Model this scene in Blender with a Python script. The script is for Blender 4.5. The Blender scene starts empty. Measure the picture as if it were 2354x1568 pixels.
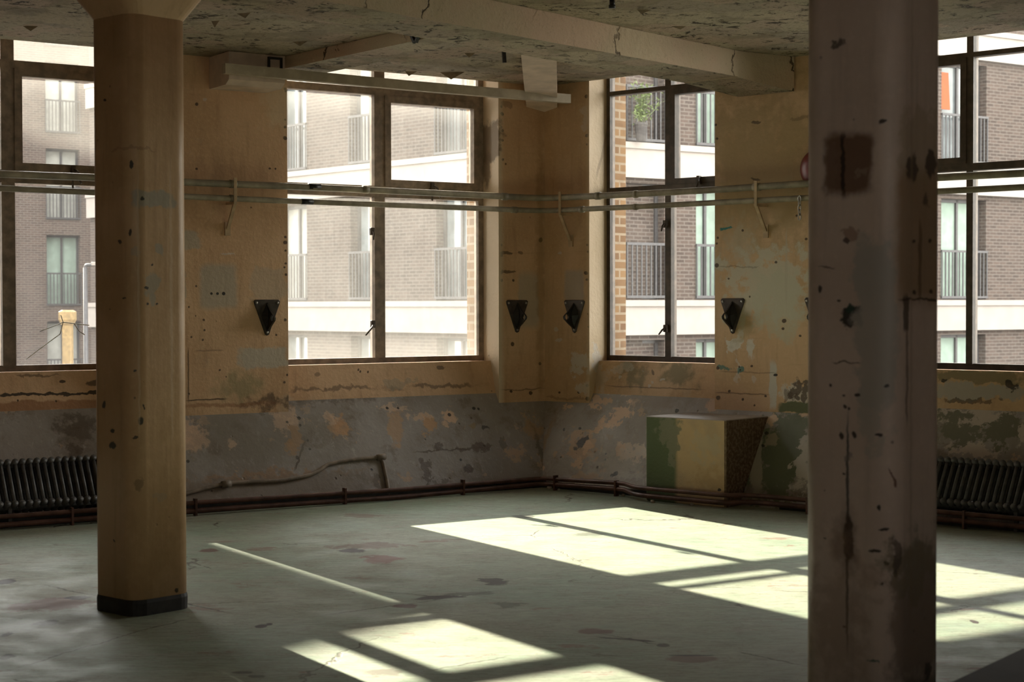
import bpy, math, random
from mathutils import Vector, Matrix
rnd = random.Random(7)
sc = bpy.context.scene
COL = sc.collection
V = Vector
# ------------------------------------------------------------------ camera and the two wall frames
F_PX, EYE = 3800.0, 1.5
A1, A2 = math.radians(56.436), math.radians(48.692)
PITCH, ROLL = math.radians(1.248), math.radians(0.1226)
CAM = V((0, 0, EYE))
fwd = V((0, math.cos(PITCH), -math.sin(PITCH)))
up0 = V((0, math.sin(PITCH), math.cos(PITCH)))
rt0 = V((1, 0, 0))
rt = rt0*math.cos(ROLL) - up0*math.sin(ROLL)
up = rt0*math.sin(ROLL) + up0*math.cos(ROLL)
K = V((0.28, 14.097, 0))                       # room corner (pier faces)
dL = V((math.sin(A1), math.cos(A1), 0)); nL = V((-math.cos(A1), math.sin(A1), 0))
dR = V((math.sin(A2), -math.cos(A2), 0)); nR = V((math.cos(A2), math.sin(A2), 0))
def frame(o, ax):
    ay = V((-ax.y, ax.x, 0))
    return Matrix(((ax.x, ay.x, 0, o.x), (ax.y, ay.y, 0, o.y), (0, 0, 1, o.z), (0, 0, 0, 1)))
FL = frame(K, dL); FR = frame(K, dR); W0 = Matrix.Identity(4)
def ray(x, y): return (fwd + rt*((x-1177)/F_PX) - up*((y-784)/F_PX)).normalized()
def hit(x, y, p0, n):
    d = ray(x, y); return CAM + d*(((p0-CAM).dot(n))/d.dot(n))
def inF(F, x, y, rec=0.0):                      # measured point of a wall-parallel plane, in wall coordinates
    n = (F.to_3x3() @ V((0, 1, 0))); p = hit(x, y, F.translation + n*rec, n)
    return F.inverted() @ p
def LP(x, y, rec=0.0): q = inF(FL, x, y, rec); return q.x, q.z
def RP(x, y, rec=0.0): q = inF(FR, x, y, rec); return q.x, q.z
def inPlane(F, x, y, p0, n):
    R = F.to_3x3(); return F.inverted() @ hit(x, y, F @ p0, R @ n)
def onZ(F, x, y, z): return F.inverted() @ hit(x, y, V((0, 0, z)), V((0, 0, 1)))

# ------------------------------------------------------------------ mesh helper
class MB:
    def __init__(s): s.v = []; s.f = []; s.m = []; s.sm = []
    def add(s, vs, fs, mi=0, smooth=False):
        o = len(s.v); s.v += [tuple(p) for p in vs]
        for f in fs: s.f.append([o+i for i in f]); s.m.append(mi); s.sm.append(smooth)
        return s
    def box(s, x0, x1, y0, y1, z0, z1, mi=0, bev=0.0):
        if bev <= 0:
            vs = [(x, y, z) for z in (z0, z1) for y in (y0, y1) for x in (x0, x1)]
            return s.add(vs, [(0,2,3,1),(4,5,7,6),(0,1,5,4),(2,6,7,3),(0,4,6,2),(1,3,7,5)], mi)
        b = min(bev, abs(x1-x0)*.45, abs(y1-y0)*.45, abs(z1-z0)*.45)
        ring = lambda d, z: [(x0+d+b, y0+d, z), (x1-d-b, y0+d, z), (x1-d, y0+d+b, z), (x1-d, y1-d-b, z), (x1-d-b, y1-d, z), (x0+d+b, y1-d, z), (x0+d, y1-d-b, z), (x0+d, y0+d+b, z)]
        return s.loft([ring(b*.5, z0), ring(0, z0+b*.5), ring(0, z1-b*.5), ring(b*.5, z1)], mi)
    def loft(s, rings, mi=0, smooth=False, cap=True):
        n = len(rings[0]); vs = [p for r in rings for p in r]; fs = []
        for k in range(len(rings)-1):
            for i in range(n):
                j = (i+1) % n; fs.append((k*n+i, k*n+j, (k+1)*n+j, (k+1)*n+i))
        if cap: fs += [tuple(range(n-1, -1, -1)), tuple((len(rings)-1)*n+i for i in range(n))]
        return s.add(vs, fs, mi, smooth)
    def prism(s, poly, a0, a1, axis='x', mi=0):         # polygon (two coordinates) pushed along an axis
        mk = {'x': lambda a, p: (a, p[0], p[1]), 'y': lambda a, p: (p[0], a, p[1]), 'z': lambda a, p: (p[0], p[1], a)}[axis]
        n = len(poly)
        return s.add([mk(a0, p) for p in poly]+[mk(a1, p) for p in poly],
                     [tuple(range(n)), tuple(range(2*n-1, n-1, -1))]+[(i, i+n, (i+1) % n+n, (i+1) % n) for i in range(n)], mi)
    def tube(s, pts, r, n=12, mi=0, cap=True):
        pts = [V(p) for p in pts]; rings = []; prev = None
        for i, p in enumerate(pts):
            t = ((pts[min(i+1, len(pts)-1)]-p).normalized() + (p-pts[max(i-1, 0)]).normalized()) if 0 < i < len(pts)-1 else (pts[min(i+1, len(pts)-1)]-pts[max(i-1, 0)])
            t.normalize()
            a = prev if prev else (V((0, 0, 1)) if abs(t.z) < .9 else V((1, 0, 0)))
            a = (a - t*a.dot(t)).normalized(); b = t.cross(a); prev = a
            rr = r[i] if isinstance(r, (list, tuple)) else r
            rings.append([p + (a*math.cos(2*math.pi*k/n) + b*math.sin(2*math.pi*k/n))*rr for k in range(n)])
        return s.loft(rings, mi, True, cap)
    def bar(s, a, b, w, h, mi=0):                       # rectangular bar between two points
        a, b = V(a), V(b); t = (b-a).normalized(); u = V((0, 0, 1)) if abs(t.z) < .9 else V((0, 1, 0))
        x = t.cross(u).normalized()*(w/2); y = x.cross(t).normalized()*(h/2)
        return s.loft([[p-x-y, p+x-y, p+x+y, p-x+y] for p in (a, b)], mi)
    def build(s, name, mats, parent=None, M=None, fix=True):
        me = bpy.data.meshes.new(name); me.from_pydata(s.v, [], s.f)
        for m in (mats if isinstance(mats, (list, tuple)) else [mats]): me.materials.append(m)
        for p, mi, sm in zip(me.polygons, s.m, s.sm): p.material_index = mi; p.use_smooth = sm
        if fix:
            import bmesh
            bm = bmesh.new(); bm.from_mesh(me); bmesh.ops.recalc_face_normals(bm, faces=bm.faces); bm.to_mesh(me); bm.free()
        o = bpy.data.objects.new(name, me); COL.objects.link(o)
        if parent: o.parent = parent
        if M is not None: o.matrix_local = M
        return o
def empty(name, M):
    o = bpy.data.objects.new(name, None); COL.objects.link(o); o.matrix_world = M; o.empty_display_size = .1; return o
def tag(o, label=None, cat=None, group=None, kind=None):
    if label: o['label'] = label
    if cat: o['category'] = cat
    if group: o['group'] = group
    if kind: o['kind'] = kind
    return o
def struct(o, label=None): o['kind'] = 'structure'; (label and o.__setitem__('label', label)); return o
def T(x, y, z, rz=0): return Matrix.Translation((x, y, z)) @ Matrix.Rotation(rz, 4, 'Z')
def arc(c, r, a0, a1, n, ex, ey): return [c + ex*(r*math.cos(a0+(a1-a0)*i/n)) + ey*(r*math.sin(a0+(a1-a0)*i/n)) for i in range(n+1)]
def soft_poly(pts, r=.08, n=5):                         # polyline with rounded corners
    pts = [V(p) for p in pts]; out = [pts[0]]
    for i in range(1, len(pts)-1):
        p, a, b = pts[i], pts[i-1], pts[i+1]
        ra = min(r, (a-p).length*.45, (b-p).length*.45); q0 = p+(a-p).normalized()*ra; q1 = p+(b-p).normalized()*ra
        for k in range(n+1):
            t = k/n; out.append(q0*(1-t)**2 + p*2*t*(1-t) + q1*t*t)
    return out+[pts[-1]]

# ------------------------------------------------------------------ node helpers
def s2l(c): return tuple((((x/255+.055)/1.055)**2.4 if x > 10 else x/255/12.92) for x in c)
def rgba(c): return (c[0], c[1], c[2], 1.0)
class NT:
    def __init__(s, nt): s.nt = nt
    def n(s, t, **kw):
        d = s.nt.nodes.new(t)
        for k, v in kw.items(): setattr(d, k, v)
        return d
    def put(s, sock, v):
        if isinstance(v, bpy.types.NodeSocket): s.nt.links.new(v, sock)
        elif v is not None:
            if hasattr(sock, 'default_value'):
                if sock.type == 'RGBA' and len(v) == 3: v = rgba(v)
                sock.default_value = v
    def math(s, op, a, b=None, c=None, clamp=False):
        d = s.n('ShaderNodeMath', operation=op, use_clamp=clamp); s.put(d.inputs[0], a); s.put(d.inputs[1], b)
        if c is not None: s.put(d.inputs[2], c)
        return d.outputs[0]
    def vm(s, op, a, b=None, sc=None):
        d = s.n('ShaderNodeVectorMath', operation=op); s.put(d.inputs[0], a)
        if b is not None: s.put(d.inputs[1], b)
        if sc is not None: s.put(d.inputs[3], sc)
        return d.outputs[0]
    def mix(s, f, a, b, mode='MIX'):
        d = s.n('ShaderNodeMix', data_type='RGBA', blend_type=mode); s.put(d.inputs[0], f); s.put(d.inputs[6], a); s.put(d.inputs[7], b); return d.outputs[2]
    def noise(s, v, scale, detail=3, rough=.55, col=False, dist=0):
        d = s.n('ShaderNodeTexNoise'); s.put(d.inputs['Vector'], v); d.inputs['Scale'].default_value = scale
        d.inputs['Detail'].default_value = detail; d.inputs['Roughness'].default_value = rough; d.inputs['Distortion'].default_value = dist
        return d.outputs['Color' if col else 'Fac']
    def ramp(s, x, a, b, lo=0., hi=1.):
        d = s.n('ShaderNodeMapRange', interpolation_type='SMOOTHSTEP'); s.put(d.inputs[0], x)
        for i, v in enumerate((a, b, lo, hi)): s.put(d.inputs[i+1], v)
        return d.outputs[0]
    def obj(s): return s.n('ShaderNodeTexCoord').outputs['Object']
    def scale(s, v, sx, sy, sz): return s.vm('MULTIPLY', v, (sx, sy, sz))
    def sep(s, v): d = s.n('ShaderNodeSeparateXYZ'); s.put(d.inputs[0], v); return d.outputs
    def comb(s, x, y, z=0.): d = s.n('ShaderNodeCombineXYZ'); s.put(d.inputs[0], x); s.put(d.inputs[1], y); s.put(d.inputs[2], z); return d.outputs[0]
    def bump(s, h, strength=.4, dist=.01, nrm=None):
        d = s.n('ShaderNodeBump'); d.inputs['Strength'].default_value = strength; d.inputs['Distance'].default_value = dist
        s.put(d.inputs['Height'], h)
        if nrm is not None: s.put(d.inputs['Normal'], nrm)
        return d.outputs[0]
def new_mat(name):
    m = bpy.data.materials.new(name); m.use_nodes = True; nt = m.node_tree; nt.nodes.clear(); return m, NT(nt)
def finish(N, col, rough=.8, bump=None, spec=.3, metal=0.):
    b = N.n('ShaderNodeBsdfPrincipled'); o = N.n('ShaderNodeOutputMaterial')
    N.put(b.inputs['Base Color'], col); N.put(b.inputs['Roughness'], rough); b.inputs['Specular IOR Level'].default_value = spec; N.put(b.inputs['Metallic'], metal)
    if bump is not None: N.put(b.inputs['Normal'], bump)
    N.nt.links.new(b.outputs[0], o.inputs[0])
# the patch group: a ragged superellipse of paint, plaster, dirt or bare concrete
PG = bpy.data.node_groups.new('ragged_patch', 'ShaderNodeTree')
for nm, tp in (('P', 'NodeSocketVector'), ('N', 'NodeSocketVector'), ('C', 'NodeSocketVector'), ('Inv', 'NodeSocketVector'), ('CS', 'NodeSocketVector'), ('Rag', 'NodeSocketFloat'), ('Pow', 'NodeSocketFloat'), ('Soft', 'NodeSocketFloat'), ('Brk', 'NodeSocketFloat'), ('Alpha', 'NodeSocketFloat')):
    PG.interface.new_socket(nm, in_out='INPUT', socket_type=tp)
PG.interface.new_socket('Mask', in_out='OUTPUT', socket_type='NodeSocketFloat')
g = NT(PG); gi = g.n('NodeGroupInput').outputs; go = g.n('NodeGroupOutput')
q = g.vm('SUBTRACT', g.vm('ADD', gi['P'], g.vm('SCALE', gi['N'], sc=gi['Rag'])), gi['C'])
qs = g.sep(q); cs = g.sep(gi['CS']); iv = g.sep(gi['Inv'])
qx = g.math('ADD', g.math('MULTIPLY', qs[0], cs[0]), g.math('MULTIPLY', qs[1], cs[1]))
qy = g.math('SUBTRACT', g.math('MULTIPLY', qs[1], cs[0]), g.math('MULTIPLY', qs[0], cs[1]))
pw = lambda a: g.math('POWER', g.math('ABSOLUTE', a), gi['Pow'])
dd = g.math('POWER', g.math('ADD', pw(g.math('MULTIPLY', qx, iv[0])), pw(g.math('MULTIPLY', qy, iv[1]))), g.math('DIVIDE', 1.0, gi['Pow']))
dd = g.math('ADD', dd, g.math('MULTIPLY', g.sep(gi['N'])[2], gi['Brk']))
mk = g.ramp(dd, g.math('SUBTRACT', 1.0, gi['Soft']), g.math('ADD', 1.0, gi['Soft']), 1.0, 0.0)
g.nt.links.new(g.math('MULTIPLY', mk, gi['Alpha']), go.inputs[0])
def patches(N, P, Nz, col, lst):
    for (cx, cz, hx, hz, c, al, pw_, rag, ang, soft) in lst:
        d = N.n('ShaderNodeGroup'); d.node_tree = PG
        N.put(d.inputs['P'], P); N.put(d.inputs['N'], Nz); d.inputs['C'].default_value = (cx, cz, 0); d.inputs['Inv'].default_value = (1/max(hx, 1e-4), 1/max(hz, 1e-4), 0)
        d.inputs['CS'].default_value = (math.cos(ang), math.sin(ang), 0); d.inputs['Rag'].default_value = rag; d.inputs['Pow'].default_value = pw_; d.inputs['Soft'].default_value = soft; d.inputs['Alpha'].default_value = al; d.inputs['Brk'].default_value = 0.0 if rag < .025 else min(1.1, rag*12)
        col = N.mix(d.outputs[0], col, c)
    return col
def pxp(fn, px, py, hx, hy, c, al=.8, p=4., rag=.03, ang=0., soft=.18):
    """one patch measured on a surface: fn turns a photo pixel into that surface's coordinates"""
    a = fn(px, py); b = fn(px+1, py); d = fn(px, py+1)
    return (a[0], a[1], abs(b[0]-a[0])*hx, abs(d[1]-a[1])*hy, c, al, p, rag, ang, soft)

# ------------------------------------------------------------------ materials
TAN, TAN2 = (.65, .425, .255), (.53, .325, .18)
GREY, PALE, DIRT, HOLE = (.40, .36, .29), (.60, .55, .48), (.075, .045, .025), (.012, .009, .007)
SALM, RUST, OLIVE, TEAL, WHITE = (.56, .38, .25), (.28, .12, .05), (.20, .165, .085), (.02, .17, .16), (.66, .64, .58)
def wall_mat(name, lst, c1, c2, JS=-1.0, fine=1.0):
    m, N = new_mat(name); o = N.obj(); x = N.sep(o)
    n1 = N.noise(o, 1.1, 4); n2 = N.noise(N.scale(o, 14, 14, 2.2), 1.0, 4); n3 = N.noise(o, 38, 3)
    col = N.mix(N.ramp(n1, .35, .68), c1, c2)
    col = N.mix(N.math('MULTIPLY', N.ramp(n2, .5, .75), .38), col, tuple(v*.66 for v in c2))
    col = N.mix(N.math('MULTIPLY', N.ramp(N.noise(N.scale(o, 3, 3, 26), 1.0, 3), .58, .72), .16), col, tuple(v*.6 for v in c2))
    col = N.mix(N.math('MULTIPLY', N.ramp(n3, .45, .8), .25), col, tuple(min(1, v*1.3) for v in c1))
    blo = N.ramp(N.noise(o, 2.3, 5, .6), .60, .70)
    col = N.mix(N.math('MULTIPLY', blo, .30), col, (.42, .36, .27))
    P = N.comb(N.math('ADD', x[0], N.math('MULTIPLY', x[1], JS)), x[2]); Nz = N.vm('MULTIPLY', N.vm('SUBTRACT', N.noise(o, 9, 4, .6, True), (.5, .5, .5)), (2.4, 2.4, 3.0))
    col = patches(N, P, Nz, col, lst)
    vo = N.n('ShaderNodeTexVoronoi', feature='F1'); N.put(vo.inputs['Vector'], o); vo.inputs['Scale'].default_value = 9
    dots = N.math('MULTIPLY', N.ramp(vo.outputs['Distance'], .055, .095, 1, 0), N.ramp(N.noise(o, 1.7, 2), .52, .6))
    col = N.mix(N.math('MULTIPLY', dots, .85), col, DIRT)
    h = N.math('ADD', N.math('MULTIPLY', n3, .5), N.math('ADD', N.math('MULTIPLY', N.noise(o, 7, 5), .9), N.math('MULTIPLY', n2, .4)))
    h = N.math('SUBTRACT', h, N.math('MULTIPLY', dots, .8))
    finish(N, col, N.ramp(n1, .3, .7, .50, .68), N.bump(h, .55*fine, .012), .35)
    return m
def plain(name, c, rough=.6, metal=0., var=.25, bump=.2, scale=20, spec=.35):
    m, N = new_mat(name); o = N.obj(); n = N.noise(o, scale, 4)
    col = N.mix(N.ramp(n, .3, .75), tuple(v*(1-var) for v in c), tuple(min(1, v*(1+var)) for v in c))
    finish(N, col, rough, N.bump(n, bump, .004), spec, metal); return m

L_ = []
def wl(*a, **k): L_.append(pxp(LP, *a, **k))
wl(502, 658, 42, 50, GREY, .75, 8, .02); wl(433, 550, 28, 21, GREY, .7, 6, .03); wl(415, 665, 12, 46, GREY, .6, 6, .03)
wl(617, 655, 38, 38, GREY, .42, 5, .04); wl(608, 822, 54, 23, (.47, .42, .34), .85, 6, .03); wl(550, 888, 45, 26, (.22, .22, .11), .55, 2, .08, soft=.6)
wl(433, 862, 1.6, 58, DIRT, .7, 8, .006); wl(475, 919, 44, 1.6, DIRT, .85, 8, .008); wl(482, 806, 30, 1.5, DIRT, .4, 8, .008)
for px, r in ((486, 3), (500, 3.2), (514, 4)): wl(px, 675, r, r, HOLE, .95, 2, .0)
for px, py, r in ((656, 545, 3), (655, 558, 4.5), (656, 577, 2.5), (657, 605, 3), (654, 615, 2.5), (658, 632, 3), (655, 735, 3.5), (656, 275, 2.5), (655, 292, 3), (656, 318, 5), (655, 205, 3), (657, 210, 3), (620, 387, 2.5), (633, 387, 2.5), (635, 770, 2.5), (654, 878, 3), (412, 866, 3.5), (468, 735, 3), (440, 775, 2.5), (470, 760, 2.5), (466, 782, 2.5), (505, 850, 2.5), (452, 240, 4), (452, 388, 3)): wl(px, py, r, r, DIRT, .9, 2, .01)
wl(630, 926, 62, 11, DIRT, .75, 2, .12, soft=.6); wl(520, 931, 110, 4, RUST, .55, 4, .03, soft=.5); wl(500, 415, 14, 75, (.30, .19, .10), .35, 3, .04, soft=.5)
wl(525, 582, 18, 3, PALE, .6, 2, .05); wl(470, 230, 5, 4, PALE, .5, 2, .02); wl(645, 230, 30, 60, (.66, .55, .38), .45, 2, .1, soft=.7)
# middle-left window apron
wl(760, 895, 100, 4, DIRT, .6, 3, .07, soft=.5); wl(1000, 888, 70, 4, DIRT, .65, 3, .06, soft=.5); wl(900, 880, 40, 8, (.34, .30, .22), .5, 2, .08)
wl(1000, 845, 9, 5, DIRT, .7, 2, .03); wl(715, 862, 8, 5, DIRT, .5, 2, .03)
for px, py in ((810, 852), (833, 857), (660, 862), (815, 856)): wl(px, py, 2.2, 3, DIRT, .9, 2, 0)
# corner pier, left half
wl(1215, 690, 23, 62, GREY, .62, 8, .02); wl(1165, 583, 16, 4, DIRT, .75, 2, .03); wl(1196, 581, 6, 4, DIRT, .6, 2, .03); wl(1166, 624, 17, 3.5, DIRT, .75, 2, .03)
for px, py, r in ((1243, 551, 4.5), (1178, 791, 4), (1153, 564, 2.5), (1153, 587, 3), (1153, 627, 3), (1180, 645, 2.5), (1153, 645, 3), (1241, 836, 3), (1220, 903, 4), (1175, 900, 3), (1153, 245, 2.5), (1154, 262, 4), (1152, 292, 3), (1155, 300, 3), (1155, 322, 3), (1156, 367, 2.5)): wl(px, py, r, r*1.2, DIRT, .92, 2, .012)
wl(1200, 895, 50, 1.5, DIRT, .55, 4, .02); wl(1243, 600, 9, 330, (.27, .17, .07), .5, 2, .05, soft=.7); wl(1120, 350, 32, 60, (.20, .13, .08), .0, 2)
wl(1168, 240, 14, 5, DIRT, .4, 2, .05)
# far left pier edge under the left window
wl(100, 908, 130, 3, HOLE, .9, 5, .03); wl(100, 935, 130, 12, RUST, .75, 5, .03); wl(195, 885, 18, 8, DIRT, .8, 2, .05); wl(122, 881, 8, 4, DIRT, .9, 2, .03); wl(60, 866, 50, 3, DIRT, .6, 2, .05)
LWC = [-3.72, -2.41, -.468]; RWC = [.486, 1.742, 2.83]      # joints between piers and aprons
def jL(x, y): q = inPlane(FL, x, y, V((-.468, 0, 0)), V((1, 0, 0))); return (q.x-q.y, q.z)
def jR(x, y): q = inPlane(FR, x, y, V((.486, 0, 0)), V((1, 0, 0))); return (q.x+q.y, q.z)
JAMB = []
def split(lst, cuts, name, c1, c2, JS=-1.0):
    def key(p): return p[0]+(.31 if JS < 0 else -.40) if p in JAMB else p[0]
    e = [-99]+cuts+[99]; return [wall_mat('%s_%d' % (name, i), [p for p in lst if e[i] <= key(p) < e[i+1]], c1, c2, JS) for i in range(len(e)-1)]
for a in ((1128, 600, 24, 460, (.70, .585, .43), .8, 8, .01), (1126, 330, 22, 46, (.19, .135, .09), .85, 3, .05, 0., .2), (1117, 385, 10, 40, (.19, .135, .09), .8, 2, .04, 0., .2)):  # first patch paints in the light falling on the reveal; others are peel
    L_.append(pxp(jL, *a)); JAMB.append(L_[-1])
M_WL = split(L_, LWC, 'painted_wall_tan', TAN, TAN2)
R_ = []
def wr(*a, **k): R_.append(pxp(RP, *a, **k))
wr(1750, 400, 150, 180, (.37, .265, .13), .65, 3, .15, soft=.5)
wr(1765, 655, 92, 75, (.56, .51, .40), .85, 4, .10, soft=.25); wr(1790, 700, 60, 70, (.50, .48, .36), .6, 4, .06); wr(1700, 570, 30, 60, (.52, .46, .36), .4, 2, .1, soft=.5)
wr(1690, 785, 17, 26, WHITE, .8, 2, .10); wr(1726, 800, 8, 22, WHITE, .75, 3, .05); wr(1694, 850, 5, 30, WHITE, .4, 2, .08); wr(1703, 750, 26, 32, (.36, .28, .14), .6, 2, .1, soft=.5)
wr(1668, 525, 14, 4, TEAL, .95, 2, .05); wr(1664, 848, 15, 4.5, TEAL, .75, 2, .06); wr(1702, 853, 9, 8, TEAL, .8, 2, .06); wr(1733, 868, 6, 7, PALE, .5, 2, .04)
wr(1777, 885, 8, 52, (.58, .54, .47), .95, 8, .02); wr(1783, 863, 5, 3, HOLE, .95, 2, .01); wr(1840, 905, 40, 22, PALE, .8, 4, .1); wr(1846, 900, 24, 20, DIRT, .85, 4, .16); wr(1815, 908, 10, 14, DIRT, .55, 2, .14)
wr(1832, 936, 42, 12, (.10, .115, .055), .95, 6, .03); wr(1705, 905, 58, 1.6, DIRT, .6, 8, .01); wr(1720, 856, 62, 1.3, DIRT, .4, 8, .01); wr(1705, 925, 60, 18, SALM, .5, 6, .03)
for px, py, r in ((1803, 738, 5), (1800, 756, 3), (1840, 772, 3), (1783, 603, 3), (1707, 529, 3), (1648, 610, 5), (1650, 547, 3), (1647, 560, 2.5), (1645, 287, 3), (1648, 320, 3), (1651, 915, 5), (1708, 918, 3), (1760, 911, 3), (1676, 900, 3), (1650, 847, 4), (1728, 842, 3), (1675, 640, 2), (1853, 549, 3)): wr(px, py, r, r, DIRT, .92, 2, .012)
wr(1738, 281, 12, 4, DIRT, .75, 2, .03); wr(1738, 411, 12, 3.5, DIRT, .75, 2, .03); wr(1842, 268, 22, 5, DIRT, .35, 2, .06); wr(1700, 612, 40, 1.5, DIRT, .35, 4, .03)
wr(1808, 620, 3, 90, (.47, .42, .32), .5, 2, .02)
# corner pier, right half, reveal and apron of the small window
wr(1320, 658, 22, 36, (.38, .33, .28), .7, 8, .02); wr(1278, 757, 6, 6, PALE, .7, 2, .04); wr(1285, 783, 8, 4, PALE, .7, 2, .04); wr(1286, 581, 5, 4, PALE, .7, 2, .03)
for px, py, r in ((1347, 627, 4.5), (1349, 643, 3), (1350, 563, 2.5), (1351, 578, 2.5), (1353, 752, 2.5), (1350, 886, 3.5), (1350, 916, 5), (1286, 902, 2.5), (1330, 903, 3), (1200, 907, 3), (1348, 223, 4), (1349, 312, 4), (1350, 332, 2.5)): wr(px, py, r, r, DIRT, .92, 2, .012)
wr(1345, 835, 22, 26, PALE, .75, 3, .10); wr(1340, 893, 16, 14, PALE, .6, 3, .08); wr(1385, 870, 14, 40, PALE, .35, 2, .12); wr(1345, 270, 7, 25, PALE, .35, 2, .08)
wr(1460, 865, 26, 30, OLIVE, .85, 2, .1, soft=.5); wr(1565, 865, 32, 32, OLIVE, .8, 2, .1, soft=.5); wr(1440, 846, 30, 8, PALE, .45, 2, .1); wr(1505, 893, 105, 1.4, DIRT, .6, 6, .01)
for px, py in ((1507, 855), (1497, 890), (1430, 867), (1505, 883), (1530, 875)): wr(px, py, 4, 4, DIRT if px == 1507 else PALE, .75, 2, .04)
wr(1300, 915, 50, 3, DIRT, .3, 3, .05)
# right-hand far window apron
wr(2260, 868, 110, 13, OLIVE, .8, 6, .06); wr(2260, 902, 110, 17, (.36, .33, .28), .85, 5, .06); wr(2340, 885, 14, 12, HOLE, .85, 2, .08); wr(2190, 877, 6, 5, HOLE, .8, 2, .05); wr(2240, 920, 70, 4, DIRT, .7, 3, .06)
for a in ((1382, 560, 30, 480, (.66, .515, .33), .8, 8, .01), (1385, 350, 3, 60, (.3, .2, .12), .5, 3, .02, -.35), (1372, 835, 12, 30, PALE, .7, 2, .1)):  # first patch lightens the narrow window's reveal, standing in for skylight
    R_.append(pxp(jR, *a)); JAMB.append(R_[-1])
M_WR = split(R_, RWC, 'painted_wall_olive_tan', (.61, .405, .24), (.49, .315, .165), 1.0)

def dado_mat(name, lst):
    m, N = new_mat(name); o = N.obj(); x = N.sep(o)
    n1 = N.noise(o, 1.6, 5, .6); n3 = N.noise(o, 30, 4)
    col = N.mix(N.ramp(n1, .36, .66), (.25, .215, .185), (.335, .30, .275))
    col = N.mix(N.math('MULTIPLY', N.ramp(N.noise(o, 4.5, 6, .68), .52, .66), .7), col, (.165, .125, .09))
    st = N.noise(N.scale(o, 30, 30, 3), 1.0, 3, .7, dist=.6)
    col = N.mix(N.math('MULTIPLY', N.ramp(st, .56, .70), .38), col, (.50, .45, .41))
    col = N.mix(N.math('MULTIPLY', N.ramp(N.noise(o, 5.5, 6, .62), .635, .655), .75), col, (.48, .33, .22))
    P = N.comb(x[0], x[2]); Nz = N.vm('MULTIPLY', N.vm('SUBTRACT', N.noise(o, 11, 5, .65, True), (.5, .5, .5)), (2.4, 2.4, 3.0))
    col = patches(N, P, Nz, col, lst)
    vo = N.n('ShaderNodeTexVoronoi'); N.put(vo.inputs['Vector'], o); vo.inputs['Scale'].default_value = 8
    dots = N.math('MULTIPLY', N.ramp(vo.outputs['Distance'], .05, .11, 1, 0), N.ramp(N.noise(o, 2.1, 2), .5, .58))
    col = N.mix(N.math('MULTIPLY', dots, .8), col, DIRT)
    h = N.math('ADD', N.math('MULTIPLY', n3, .5), N.noise(o, 6, 6, .6))
    finish(N, col, N.ramp(n1, .3, .7, .36, .55), N.bump(N.math('SUBTRACT', N.math('ADD', N.math('MULTIPLY', n3, .12), N.noise(o, 6, 6, .6)), dots), .55, .014), .5)
    return m
DN = V((0, -.63, -.38)); 
def slope(F): return lambda x, y: (lambda q: (q.x, q.z))(inPlane(F, x, y, V((0, 0, .68)), V((0, .62, -.38))))
sL, sR = slope(FL), slope(FR)
D_ = []
def dl(*a, **k): D_.append(pxp(sL, *a, **k))
def dr(*a, **k): D2.append(pxp(sR, *a, **k))
PEEL = (.66, .45, .31)
dl(438, 1000, 34, 38, PEEL, .95, 3, .08); dl(533, 1020, 9, 11, PEEL, .9, 3, .05); dl(655, 960, 30, 30, PEEL, .9, 3, .1); dl(676, 1012, 12, 34, (.46, .26, .12), .9, 3, .08, -.5); dl(690, 1045, 2, 40, DIRT, .8, 4, .02, -.6)
dl(782, 985, 20, 26, (.50, .29, .15), .95, 3, .09); dl(757, 962, 16, 12, PEEL, .7, 2, .08); dl(910, 985, 16, 40, (.46, .30, .18), .85, 4, .06, -.35); dl(900, 938, 30, 8, PEEL, .6, 2, .1)
dl(988, 978, 14, 16, (.50, .30, .16), .95, 3, .08); dl(965, 960, 22, 9, PEEL, .7, 2, .08); dl(1030, 955, 17, 13, PEEL, .95, 2, .06); dl(1024, 972, 9, 8, PEEL, .8, 2, .06); dl(1085, 976, 9, 6, (.3, .22, .13), .9, 2, .05)
dl(1185, 1038, 26, 16, (.48, .32, .20), .8, 2, .14); dl(1155, 1022, 8, 10, DIRT, .6, 2, .08); dl(1225, 985, 20, 25, (.42, .27, .15), .75, 2, .1, soft=.4); dl(1244, 1040, 5, 60, DIRT, .6, 2, .06, soft=.5)
dl(1040, 1034, 80, 2, DIRT, .8, 4, .03); dl(1105, 1026, 22, 11, (.11, .07, .045), .9, 2, .08); dl(1010, 1029, 16, 8, DIRT, .8, 2, .08); dl(1062, 1033, 14, 6, DIRT, .8, 2, .06); dl(1078, 1078, 12, 9, DIRT, .9, 2, .05); dl(1115, 987, 8, 5, HOLE, .8, 2, .05)
dl(985, 1085, 10, 30, DIRT, .75, 2, .12, -.3); dl(1010, 1110, 14, 6, DIRT, .6, 2, .1); dl(868, 1105, 8, 18, DIRT, .7, 2, .06, -.4); dl(970, 1060, 4, 9, DIRT, .8, 2, .04)
for px, py, r in ((687, 961, 4), (690, 978, 3), (707, 1013, 3), (712, 1032, 3), (683, 1052, 4), (660, 971, 3), (1033, 953, 4), (1089, 939, 4), (1100, 941, 3), (915, 938, 3), (890, 938, 3), (432, 1060, 4), (1060, 1058, 3), (855, 1080, 3)): dl(px, py, r, r, HOLE, .95, 2, .01)
dl(760, 912, 110, 10, DIRT, .55, 2, .12, soft=.6); dl(640, 935, 50, 8, DIRT, .6, 2, .12, soft=.6)
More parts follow.
